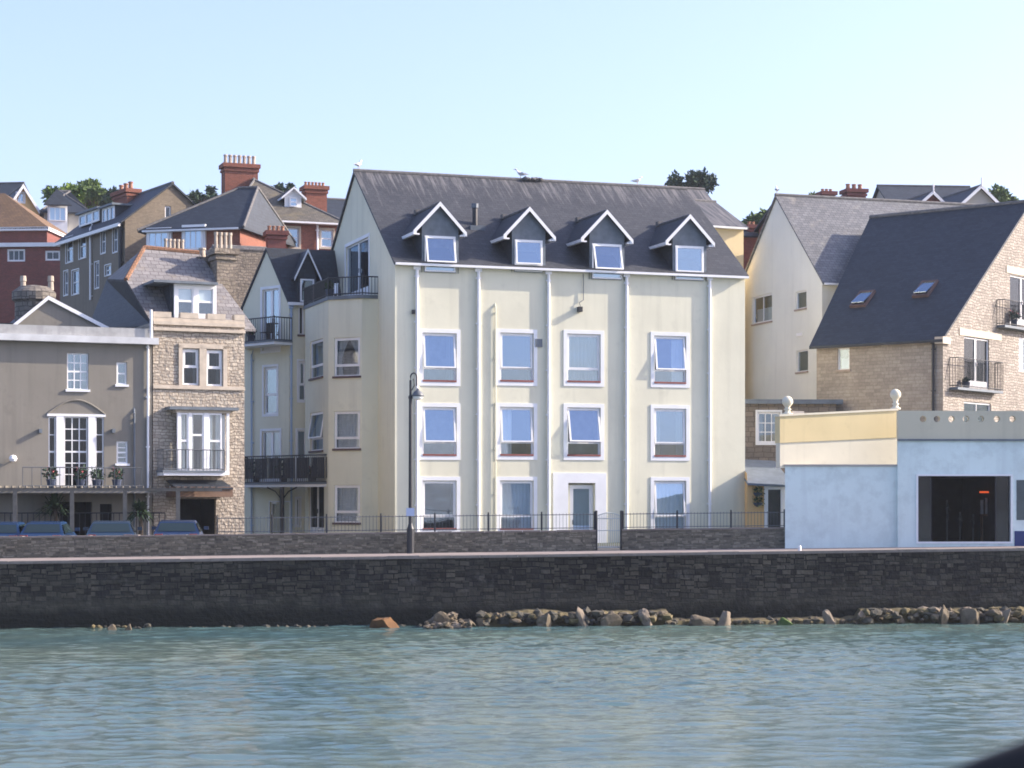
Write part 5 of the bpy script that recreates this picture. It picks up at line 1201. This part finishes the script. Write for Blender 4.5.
mb = MB(); n = 120; x0, x1 = px2x(478), px2x(1060); vs = []
for i in range(n+1):
    x = x0+(x1-x0)*i/n; hgt = .45+.15*mnoise.noise(Vector((x*.6, 0, 0)))+.06*mnoise.noise(Vector((x*3, 0, 5)))
    if px2x(668) < x < px2x(860): hgt = .16+.06*mnoise.noise(Vector((x*2, 0, 0)))
    dp = .75+.25*mnoise.noise(Vector((x*1.4, 2, 0)))
    for (o, z) in ((0.1, hgt+.05), (-dp*.6, hgt), (-dp, hgt*.75), (-dp-.1, -.5)): vs.append(Vector((x, Yw(x)+o, z+.04*mnoise.noise(Vector((x*5, o*5, z))))))
mb.mesh(vs, [(i*4+j, (i+1)*4+j, (i+1)*4+j+1, i*4+j+1) for i in range(n) for j in range(3)], 'rock_weed')
tag(mb.build('wall_footing', recalc=False), kind='structure')
q = random.Random(21)
mb = MB()
def scatter(pa, pb, n, smin, smax, mats, zoff=.05, doff=(-1.1, -.2), top=0):
    for i in range(n):
        px = q.uniform(pa, pb); o = q.uniform(*doff); x = px2x(px, o); s_ = q.uniform(smin, smax)
        vs, fs_ = rock((x, Yw(x)+o, zoff+q.uniform(0, top)), (s_*q.uniform(.8, 1.6), s_, s_*q.uniform(.5, .9)), 0, q.uniform(0, 50), q.uniform(0, 6), sub=1)
        mb.mesh(vs, fs_, q.choice(mats))
scatter(480, 668, 190, .08, .26, ['rock_mid', 'rock_dark', 'rock_weed', 'rock_dark'], .12, (-1.25, -.5), .32)
scatter(860, 1060, 210, .08, .26, ['rock_mid', 'rock_weed', 'rock_dark', 'rock_dark', 'rock_pale'], .12, (-1.3, -.4), .35)
scatter(668, 860, 90, .06, .2, ['rock_dark', 'rock_weed', 'rock_mid', 'rock_dark'], .03, (-1.1, -.3), .12)
scatter(190, 425, 26, .05, .14, ['rock_dark', 'rock_mid', 'rock_dark', 'rock_dark'], -.04, (-.5, -.1), .06)
scatter(90, 150, 14, .06, .15, ['rock_dark', 'rock_dark', 'rock_weed'], .0, (-.6, -.1), .1)
scatter(426, 472, 110, .06, .17, ['rock_mid', 'rock_pale', 'rock_mid'], .0, (-1.9, -.6), .2)
scatter(434, 456, 60, .06, .17, ['rock_mid', 'rock_pale', 'rock_mid'], .2, (-1.4, -.5), .25)
tag(mb.build('rubble', recalc=False), 'loose broken stones and weed along the foot of the sea wall', 'rubble', kind='stuff')
big = [(440, 606, 628, .40, 'rock_mid', .5, 'largest jagged brown boulder at the foot of the wall below the lamp post', 'boulder'),
       (385, 618, 629, .62, 'rock_rust', 0, 'flat rust orange rock at the waterline', 'boulder'),
       (583, 608, 627, .22, 'rock_pale', -.35, 'upright pale stone leaning on the left rubble ledge', 'boulder'),
       (610, 612, 627, .42, 'rock_mid', 0, 'broad tan block at the right end of the left rubble ledge', 'boulder'),
       (647, 609, 624, .24, 'rock_pale', -.4, 'leaning pale slab standing alone below the gate', 'boulder'),
       (702, 614, 622, .48, 'rock_mid', 0, 'long low tan stone lying at the waterline', 'boulder'),
       (724, 611, 622, .24, 'rock_pale', .2, 'pointed pale stone right of the long low one', 'boulder'),
       (829, 610, 621, .2, 'rock_pale', -.4, 'small leaning pale stone below the blue wall', 'boulder'),
       (786, 616, 621, .3, 'leaf_green', 0, 'small rock covered in bright green weed', 'boulder'),
       (943, 608, 619, .22, 'rock_mid', 0, 'upright brown stone left of the big grey boulder', 'boulder'),
       (971, 604, 619, .36, 'rock_mid', 0, 'big rounded grey boulder below the dark doorway', 'boulder'),
       (1004, 608, 619, .2, 'rock_pale', .3, 'leaning pale stone near the right edge', 'boulder'),
       (128, 622, 630, .16, 'rock_mid', .4, 'small brown stone at the foot of the wall far left', 'boulder'),
       (112, 622, 630, .2, 'rock_mid', -.4, 'small brown stone left of another at the far left', 'boulder'),
       (480, 614, 627, .15, 'rock_mid', -.1, 'upright stone at the left end of the rubble ledge', 'boulder'),
       (545, 611, 627, .36, 'rock_mid', 0, 'brown block in the middle of the left rubble ledge', 'boulder')]
for i, (px, yt, yb, wd, m, tl, lb, nm) in enumerate(big):
    o = -1.25; x = px2x(px, o); Yp = Yw(x)+o; zt = ZC-(yt-HY)/FPX*Yp; hz = (zt+.3)/2
    b = MB(); vs, fs_ = rock((x, Yp, zt-hz), (wd, min(wd, .5), hz*1.05), m, i*2.7+1, q.uniform(-.3, .3), tilt=tl, sub=3); b.mesh(vs, fs_, m)
    tag(b.build(nm, recalc=False), lb, 'rock', 'boulders at the foot of the sea wall')
# railing on the low wall
def iron_rail(xa, xb, label):
    rt = thing('iron_railing', label, 'railing', Vector((xa, Yl(xa)+.2, gz(xa)+.78)))
    n = max(1, round((xb-xa)/2.0)); mb = None
    for i in range(n):
        a, b = xa+(xb-xa)*i/n, xa+(xb-xa)*(i+1)/n; mb = MB()
        pa, pb = Vector((a+.03, Yl(a)+.2, gz(a)+.80)), Vector((b-.03, Yl(b)+.2, gz(b)+.80)); rail(mb, [pa, pb], .56, .125, 'grey_iron', .009, .014, True, .06, .05); mb.build('rail_panel', rt)
    for i in range(n+1):
        a = xa+(xb-xa)*i/n; mb = MB(); p = Vector((a, Yl(a)+.2, gz(a)+.78)); mb.tube([p, p+Vector((0, 0, .70))], .028, 'iron', 6); mb.build('post', rt)
iron_rail((216-512)/FPX*73.2, X595-.05, 'thin iron railing on the long low wall left of the gate')
iron_rail(Xg2+.05, X790-.1, 'thin iron railing on the short low wall right of the gate')
rt = thing('garden_gate', 'pale green iron garden gate in the gap of the low wall', 'gate', Vector((X595, Yl(X595)+.2, gz(3.5))))
mb = MB(); za_ = gz(3.5); a, b = X595+.06, Xg2-.06; n = 12
for i in range(n+1):
    x = a+(b-a)*i/n; hgt = 1.32+.12*math.sin(math.pi*i/n); mb.tube([Vector((x, Yl(x)+.2, za_+.1)), Vector((x, Yl(x)+.2, za_+hgt))], .012, 'gate_paint', 5)
mb.build('bars', rt); mb = MB()
for h1, h2 in ((.12, 0), (1.2, 0), (1.3, .12), (.75, 0)): mb.tube([Vector((a+(b-a)*i/8, Yl(a)+.2+.119*(b-a)*i/8, za_+h1+h2*math.sin(math.pi*i/8))) for i in range(9)], .02, 'gate_paint', 5)
mb.build('rails', rt)
for x in (X595+.02, Xg2-.02): mb = MB(); mb.tube([Vector((x, Yl(x)+.2, za_)), Vector((x, Yl(x)+.2, za_+1.5))], .045, 'iron', 8); mb.build('post', rt)
# dark railings behind the cars
FR = Face.px(0, 78.0, 6); rt = thing('forecourt_railing', 'dark upright bar railing behind the parked cars', 'railing', FR.pt(0, 0, 2.4)); mb = MB(); zz = FR.Z(80, 537); rail(mb, [FR.pt(FR.U(-30), 0, zz-.4), FR.pt(FR.U(165), 0, zz-.4)], FR.Z(80, 513)-zz+.4, .22, 'iron', .02, .025); mb.build('bars', rt)
# street lamp
p = Vector(((410.5-512)/FPX*73.6, 73.6, gz(-3.7))); F = Face(p.x, p.y, 0); zt = F.Z(410.5, 372)
rt = thing('street_lamp', 'tall dark swan-neck street lamp standing on the promenade', 'street lamp', p)
mb = MB(); mb.lathe(p, [(.14, 0), (.14, .9), (.10, 1.0), (.075, 1.1), (.06, zt-p.z-1.0), (.08, zt-p.z-.98), (.08, zt-p.z-.9), (.045, zt-p.z-.85), (.04, zt-p.z-.3)], 'iron', 12); mb.build('pole', rt)
mb = MB(); base = Vector((p.x, p.y, zt-.55)); cx = .0; pts = []
xL = (417-512)/FPX*73.6; hwid = (xL-p.x)/2
for i in range(13): a = math.pi-math.pi*i/12*1.05; pts.append(Vector((p.x+hwid+hwid*math.cos(a), p.y, zt-.18+.16*math.sin(a)-.02+(0 if i else -.2))))
pts.append(Vector((xL, p.y, F.Z(417, 386)))); mb.tube(pts, .028, 'iron', 8)
mb.tube([Vector((p.x, p.y, zt-.75)), Vector((p.x+.14, p.y, zt-.5)), Vector((p.x+.1, p.y, zt-.25))], .02, 'iron', 6); mb.build('swan_neck', rt)
mb = MB(); zl = F.Z(417, 391); mb.lathe(Vector((xL+.03, p.y, zl-.2)), [(.23, 0), (.22, .06), (.15, .16), (.06, .24), (.04, .3)], 'grey_iron', 16); ls = mb.build('lamp_shade', rt, smooth=True)
mb = MB(); mb.lathe(Vector((xL+.03, p.y, zl-.33)), [(.05, 0), (.16, .05), (.2, .13)], 'lamp_glow', 14); mb.build('bulb_cover', rt, smooth=True)
mb = MB(); F.box(mb, -.15, .15, -.12, -.09, F.Z(410, 516), F.Z(410, 508), 'sign_blue'); mb.build('notice_plate', rt)
mb = MB(); mb.tube([p+Vector((0, 0, 1.65)), p+Vector((0, 0, 1.85))], .07, 'white_paint', 8); mb.build('band', rt)
# tiny white bollard light
xb = (793-512)/FPX*73.5
mb = MB(); mb.lathe(Vector((xb+.08, Yw(xb)+.5, gz(xb))), [(.06, 0), (.06, .12), (.04, .18)], 'white_paint', 10); tag(mb.build('marker_post'), 'tiny white marker on the sea wall edge below the blue wall corner', 'marker')

# ================================================================== 10 cars
def car(px, Y, ang, col, label, W=1.72, Lc=4.0, rear=True):
    k = (px-512)/FPX; p = Vector((k*Y, Y, gz(k*Y))); F = Face(p.x, p.y, ang); z = p.z
    rt = thing('parked_car', label, 'car', p, 'cars parked behind the low wall')
    CS = .91
    # side profile (v along length, z), cross sections tapered to the roof
    prof = [(0, .35, .80), (.05, .75, .92), (.35, .92, .96), (.75, 1.36, .74), (1.4, 1.43, .72), (2.1, 1.40, .72), (2.85, .95, .93), (3.7, .82, .90), (4.0, .55, .82), (4.0, .3, .8)]; prof = [(a_, b_*CS, c_) for a_, b_, c_ in prof]
    mb = MB(); n = len(prof); vs = []
    for v, zz, w in prof:
        v = v*Lc/4.0
        for s_ in (-1, 1): vs.append(F.pt(s_*W/2*w, v, z+zz))
    low = [];
    fs_ = [(2*i, 2*i+1, 2*i+3, 2*i+2) for i in range(n-1)]
    mb.mesh(vs, fs_, col)
    # sides: lower body and cabin
    for s_ in (-1, 1):
        sh = [F.pt(s_*W/2*w, v*Lc/4, z+zz) for v, zz, w in prof]
        mid = [F.pt(s_*W/2, v*Lc/4, z+min(zz, .62)) for v, zz, w in prof]; bot = [F.pt(s_*W/2*.95, v*Lc/4, z+.25) for v, zz, w in prof]
        m0 = len(mb.v); mb.v += sh+mid+bot; kk = mb.mi(col)
        for i in range(n-1):
            mb.f.append((m0+i, m0+i+1, m0+n+i+1, m0+n+i)); mb.fm.append(kk); mb.f.append((m0+n+i, m0+n+i+1, m0+2*n+i+1, m0+2*n+i)); mb.fm.append(kk)
    F.box(mb, -W*.42, W*.42, -.06, .1, z+.35, z+.62, col); F.box(mb, -W*.42, W*.42, Lc-.1, Lc+.06, z+.35, z+.6, col)
    mb.build('body', rt)
    def lerp(i, t): (v, zz, w), (v2, z2, w2) = prof[i], prof[i+1]; return (v+(v2-v)*t)*Lc/4, zz+(z2-zz)*t, w+(w2-w)*t
    for i, nm in ((2, 'rear_window'), (5, 'windscreen')):
        (v1, z1, w1), (v2, z2, w2) = lerp(i, .12), lerp(i, .88); off = -.012 if i == 2 else .012
        mb = MB(); mb.poly([F.pt(-W/2*w1*.86, v1+off, z+z1+.012), F.pt(W/2*w1*.86, v1+off, z+z1+.012), F.pt(W/2*w2*.92, v2+off, z+z2+.012), F.pt(-W/2*w2*.92, v2+off, z+z2+.012)], 'car_glass'); mb.build(nm, rt, recalc=False)
    for s_ in (-1, 1):
        mb = MB(); q_ = [(.62, .95*CS), (.92, 1.30*CS), (2.05, 1.33*CS), (2.65, .98*CS)]; ww = [.97, .79, .78, .95]
        mb.poly([F.pt(s_*(W/2*w+.012), v*Lc/4, z+zz) for (v, zz), w in zip(q_, ww)], 'car_glass'); mb.build('side_window', rt, recalc=False)
        mb = MB(); F.box(mb, s_*W*.36-.14, s_*W*.36+.14, -.025, .06, z+.66, z+.80, 'red_lens'); mb.build('tail_light', rt)
        mb = MB(); F.box(mb, s_*W*.36-.14, s_*W*.36+.14, Lc-.05, Lc+.02, z+.55, z+.68, 'lamp_glow'); mb.build('headlight', rt)
        mb = MB(); lo, hi = sorted((s_*(W/2+.02), s_*(W/2+.2))); F.box(mb, lo, hi, 2.5, 2.62, z+.92, z+1.05, col); mb.build('wing_mirror', rt)
        for v in (.75, 3.2):
            mb = MB(); a_, b_ = F.pt(s_*(W/2-.18), v, z+.3), F.pt(s_*(W/2+.01), v, z+.3); mb.tube([a_, b_], .3, 'rubber', 18); wh = mb.build('wheel', rt)
            mb = MB(); b2 = F.pt(s_*(W/2+.025), v, z+.3); mb.tube([b_, b2], .19, 'chrome', 14); mb.build('rim', wh)
plain('red_lens', (.35, .02, .015), .3, .05); t = NT('car_glass'); t.b.inputs['Base Color'].default_value = (.02, .035, .04, 1); t.b.inputs['Roughness'].default_value = .05; M['car_glass'] = t.m
car(40, 73.6, 3, 'car_blue', 'blue small car below the left pergola post', 1.66)
car(110, 73.5, 9, 'car_teal', 'pale blue car between the two small palms, middle of the row', 1.80)
car(176, 73.6, 6, 'car_navy', 'dark blue car in front of the stone villa porch', 1.74)
car(-4, 73.6, 3, 'car_blue', 'blue car mostly cut off by the left edge of the photo', 1.7)

# ================================================================== 11 gulls
def gull(p, ang, label, s=1.0):
    mb = MB(); c, s_ = math.cos(ang), math.sin(ang); sec = [(-.30, .14, .012, .008), (-.2, .155, .035, .03), (-.08, .17, .075, .07), (.05, .19, .085, .085), (.13, .235, .065, .07), (.17, .30, .04, .045), (.20, .36, .045, .045), (.24, .375, .042, .042), (.275, .37, .02, .02), (.30, .365, .01, .01)]
    n = 10; vs = []
    for x, z, ry, rz in sec:
        for j in range(n): a = 2*math.pi*j/n; y = ry*math.cos(a); zz = z+rz*math.sin(a); vs.append(Vector((p.x+(x*c-y*s_)*s, p.y+(x*s_+y*c)*s, p.z+zz*s)))
    mb.mesh(vs, [(i*n+j, i*n+(j+1) % n, (i+1)*n+(j+1) % n, (i+1)*n+j) for i in range(len(sec)-1) for j in range(n)]+[tuple(range(n)), tuple(range((len(sec)-1)*n, len(sec)*n))], 'gull_white')
    rt = tag(mb.build('gull', smooth=True), label, 'gull', 'gulls on the ridges')
    def Wp(x, y, z): return Vector((p.x+(x*c-y*s_)*s, p.y+(x*s_+y*c)*s, p.z+z*s))
    b = MB(); b.tube([Wp(.29, 0, .366), Wp(.35, 0, .355)], [.012*s, .004*s], 'beak', 6); b.build('beak', rt)
    for q_ in (-1, 1):
        b = MB(); b.slab([Wp(.10, q_*.085, .23), Wp(-.05, q_*.095, .235), Wp(-.36, q_*.03, .15), Wp(-.12, q_*.085, .13), Wp(.08, q_*.09, .16)], 0, 'gull_grey', d=(q_*-s_*.012, q_*c*.012, .004)); b.build('wing', rt)
        b = MB(); b.tube([Wp(.02, q_*.03, .12), Wp(.02, q_*.03, 0)], .008*s, 'beak', 5); b.build('leg', rt)
def ridge_pt(px):
    u = FM.U(px, dm/2); return FM.pt(u, dm/2, zr+.15)
gull(ridge_pt(358.5), 1.2, 'gull standing on the left tip of the big slate ridge', 1.15)
gull(ridge_pt(521), 3.3, 'gull lying low over the ridge at the pale lump', 1.1)
gull(ridge_pt(637), .4, 'gull standing near the right end of the big slate ridge', 1.0)
pW = FWh.pt(0, hw, zrW+.15); gull(pW, 1.6, 'gull on the peak of the pale gable', 1.1)
b = MB(); u = FM.U(530, dm/2)
for i in range(5): vs, fs_ = rock(FM.pt(u-.3+i*.2, dm/2-.1, zr+.12), (.20, .2, .10), 0, i+40, i); b.mesh(vs, fs_, 'ridge_tile')
tag(b.build('ridge_nest'), 'pale lump of nest material on the middle of the big slate ridge', 'nest')

# ================================================================== 12 water: real waves
nrm = np.random.RandomState(5)
xs = np.concatenate([[-900, -400, -200, -120, -80, -55], np.arange(-30, 30.01, .085), [55, 80, 120, 200, 400, 900]])
ys = np.concatenate([[-900, -300, -100, -40, -10, 5, 15, 22], np.arange(27, 76.01, .085), [80]])
X, Y = np.meshgrid(xs, ys); Z = np.zeros_like(X)
for i in range(90):
    lam = 10**nrm.uniform(math.log10(.26), math.log10(2.2)); a = nrm.normal(1.45, .6)
    k_ = 2*math.pi/lam; amp = .0100*lam**.60*nrm.uniform(.5, 1.3)/math.sqrt(110/14.0)
    ph = nrm.uniform(0, 6.28); arg = (X*math.cos(a)+Y*math.sin(a))*k_+ph+.5*np.sin(X*.21+i)+.4*np.sin(Y*.17+X*.11+2*i)
    Z += amp*(np.sin(arg)+.25*np.sin(2*arg+.5))
gust = .75+.35*np.sin(X*.12+1+.6*np.sin(Y*.09))*np.sin(Y*.13+.5*np.sin(X*.2))
Z *= gust
fade = np.clip((32-np.abs(X))/5, 0, 1)*np.clip((Y-22)/5, 0, 1)*np.clip((80-Y)/4, 0, 1); Z *= fade
nx, ny = len(xs), len(ys); me = bpy.data.meshes.new('water')
co = np.stack([X, Y, Z], -1).reshape(-1, 3).astype(np.float32); me.vertices.add(len(co)); me.vertices.foreach_set('co', co.ravel())
ii, jj = np.meshgrid(np.arange(nx-1), np.arange(ny-1)); a_ = (jj*nx+ii).ravel(); quads = np.stack([a_, a_+1, a_+nx+1, a_+nx], -1).astype(np.int32)
me.loops.add(quads.size); me.loops.foreach_set('vertex_index', quads.ravel()); me.polygons.add(len(quads)); me.polygons.foreach_set('loop_start', np.arange(0, quads.size, 4, dtype=np.int32)); me.polygons.foreach_set('loop_total', np.full(len(quads), 4, dtype=np.int32))
me.update(calc_edges=True); me.polygons.foreach_set('use_smooth', [True]*len(me.polygons))
t = NT('water_mat'); t.b.inputs['Roughness'].default_value = .06; t.b.inputs['IOR'].default_value = 1.333; t.b.inputs['Specular IOR Level'].default_value = .5
t.base(t.ramp(t.noise(t.coord('Object', (.06, .12, .1)), 1, 3), [(.35, (.060, .115, .120)), (.65, (.105, .150, .125))]))
t.bump(t.noise(t.coord('Object', (1, 1.8, 1)), 4.0, 5, .65), .35, .03); me.materials.append(t.m)
wo = bpy.data.objects.new('water', me); COL.objects.link(wo); tag(wo, kind='structure')

# ================================================================== 13 dark rail close to the camera
F = Face(0, 1.9, 0)
rt = thing('handrail', 'blurred black rail crossing the bottom right corner very close to the camera', 'rail', Vector((.5, 1.9, 3.0)))
mb = MB(); yy = 1.9
def CP(px, py, y=yy): return Vector(((px-512)/FPX*y, y, ZC+(HY-py)/FPX*y))
mb.tube([CP(880, 830), CP(935, 803), CP(985, 783), CP(1035, 766), CP(1100, 750), CP(1300, 720)], [.020, .022, .024, .026, .028, .03], 'rubber', 16); mb.build('tube', rt, smooth=True)
mb = MB(); a = CP(1150, 736); mb.tube([a, a+Vector((0, 0, -1.4))], .02, 'rubber', 12); mb.build('post', rt)

t = NT('haze_air'); vol = t.n('ShaderNodeVolumePrincipled'); vol.inputs['Color'].default_value = (.82, .90, 1, 1); vol.inputs['Density'].default_value = .0002; vol.inputs['Anisotropy'].default_value = .2
t.t.nodes.remove(t.b); t.l(vol.outputs[0], t.out.inputs['Volume']); M['haze_air'] = t.m
mb = MB(); mb.para((-960, -960, -4), (1920, 0, 0), (0, 2300, 0), (0, 0, 48), 'haze_air'); tag(mb.build('haze'), kind='stuff')

# ================================================================== 14 light, sky, camera
SAZ, SEL = 9.0, 27.0
d = Vector((math.cos(R(SAZ))*math.cos(R(SEL)), math.sin(R(SAZ))*math.cos(R(SEL)), math.sin(R(SEL))))
L = bpy.data.lights.new('sun', 'SUN'); L.energy = 4.4; L.angle = R(.5); L.color = (1, .87, .72); lo = bpy.data.objects.new('sun', L); COL.objects.link(lo); lo.rotation_euler = d.to_track_quat('Z', 'Y').to_euler()
w = bpy.data.worlds.new('World'); sc.world = w; w.use_nodes = True; nt = w.node_tree; bgn = nt.nodes['Background']
sky = nt.nodes.new('ShaderNodeTexSky'); sky.sky_type = 'NISHITA'; sky.sun_disc = False; sky.sun_elevation = R(SEL); sky.sun_rotation = R(90-SAZ); sky.air_density = 1.0; sky.dust_density = 2.5; sky.ozone_density = 3.5; sky.altitude = 10
hs = nt.nodes.new('ShaderNodeHueSaturation'); hs.inputs['Saturation'].default_value = .86; nt.links.new(sky.outputs[0], hs.inputs['Color']); tn = nt.nodes.new('ShaderNodeMix'); tn.data_type = 'RGBA'; tn.blend_type = 'MULTIPLY'; tn.inputs[0].default_value = 1; tn.inputs[7].default_value = (1.0, .945, 1.09, 1); nt.links.new(hs.outputs[0], tn.inputs[6]); nt.links.new(tn.outputs[2], bgn.inputs[0]); bgn.inputs[1].default_value = .15
cam = bpy.data.cameras.new('camera'); co_ = bpy.data.objects.new('camera', cam); COL.objects.link(co_); sc.camera = co_
co_.location = (0, 0, ZC); co_.rotation_euler = (R(90), 0, 0); cam.sensor_width = 36; cam.lens = FPX/1024*36; cam.shift_y = (HY-384)/1024; cam.clip_end = 5000; cam.clip_start = .1
cam.dof.use_dof = True; cam.dof.focus_distance = 84; cam.dof.aperture_fstop = cam.lens/1000/.012
sc.view_settings.view_transform = 'Standard'; sc.view_settings.look = 'None'; sc.view_settings.gamma = 1; sc.view_settings.exposure = 1.17; sc.view_settings.use_curve_mapping = False
sc.cycles.filter_width = 1.75; sc.cycles.max_bounces = 8; sc.cycles.transparent_max_bounces = 12
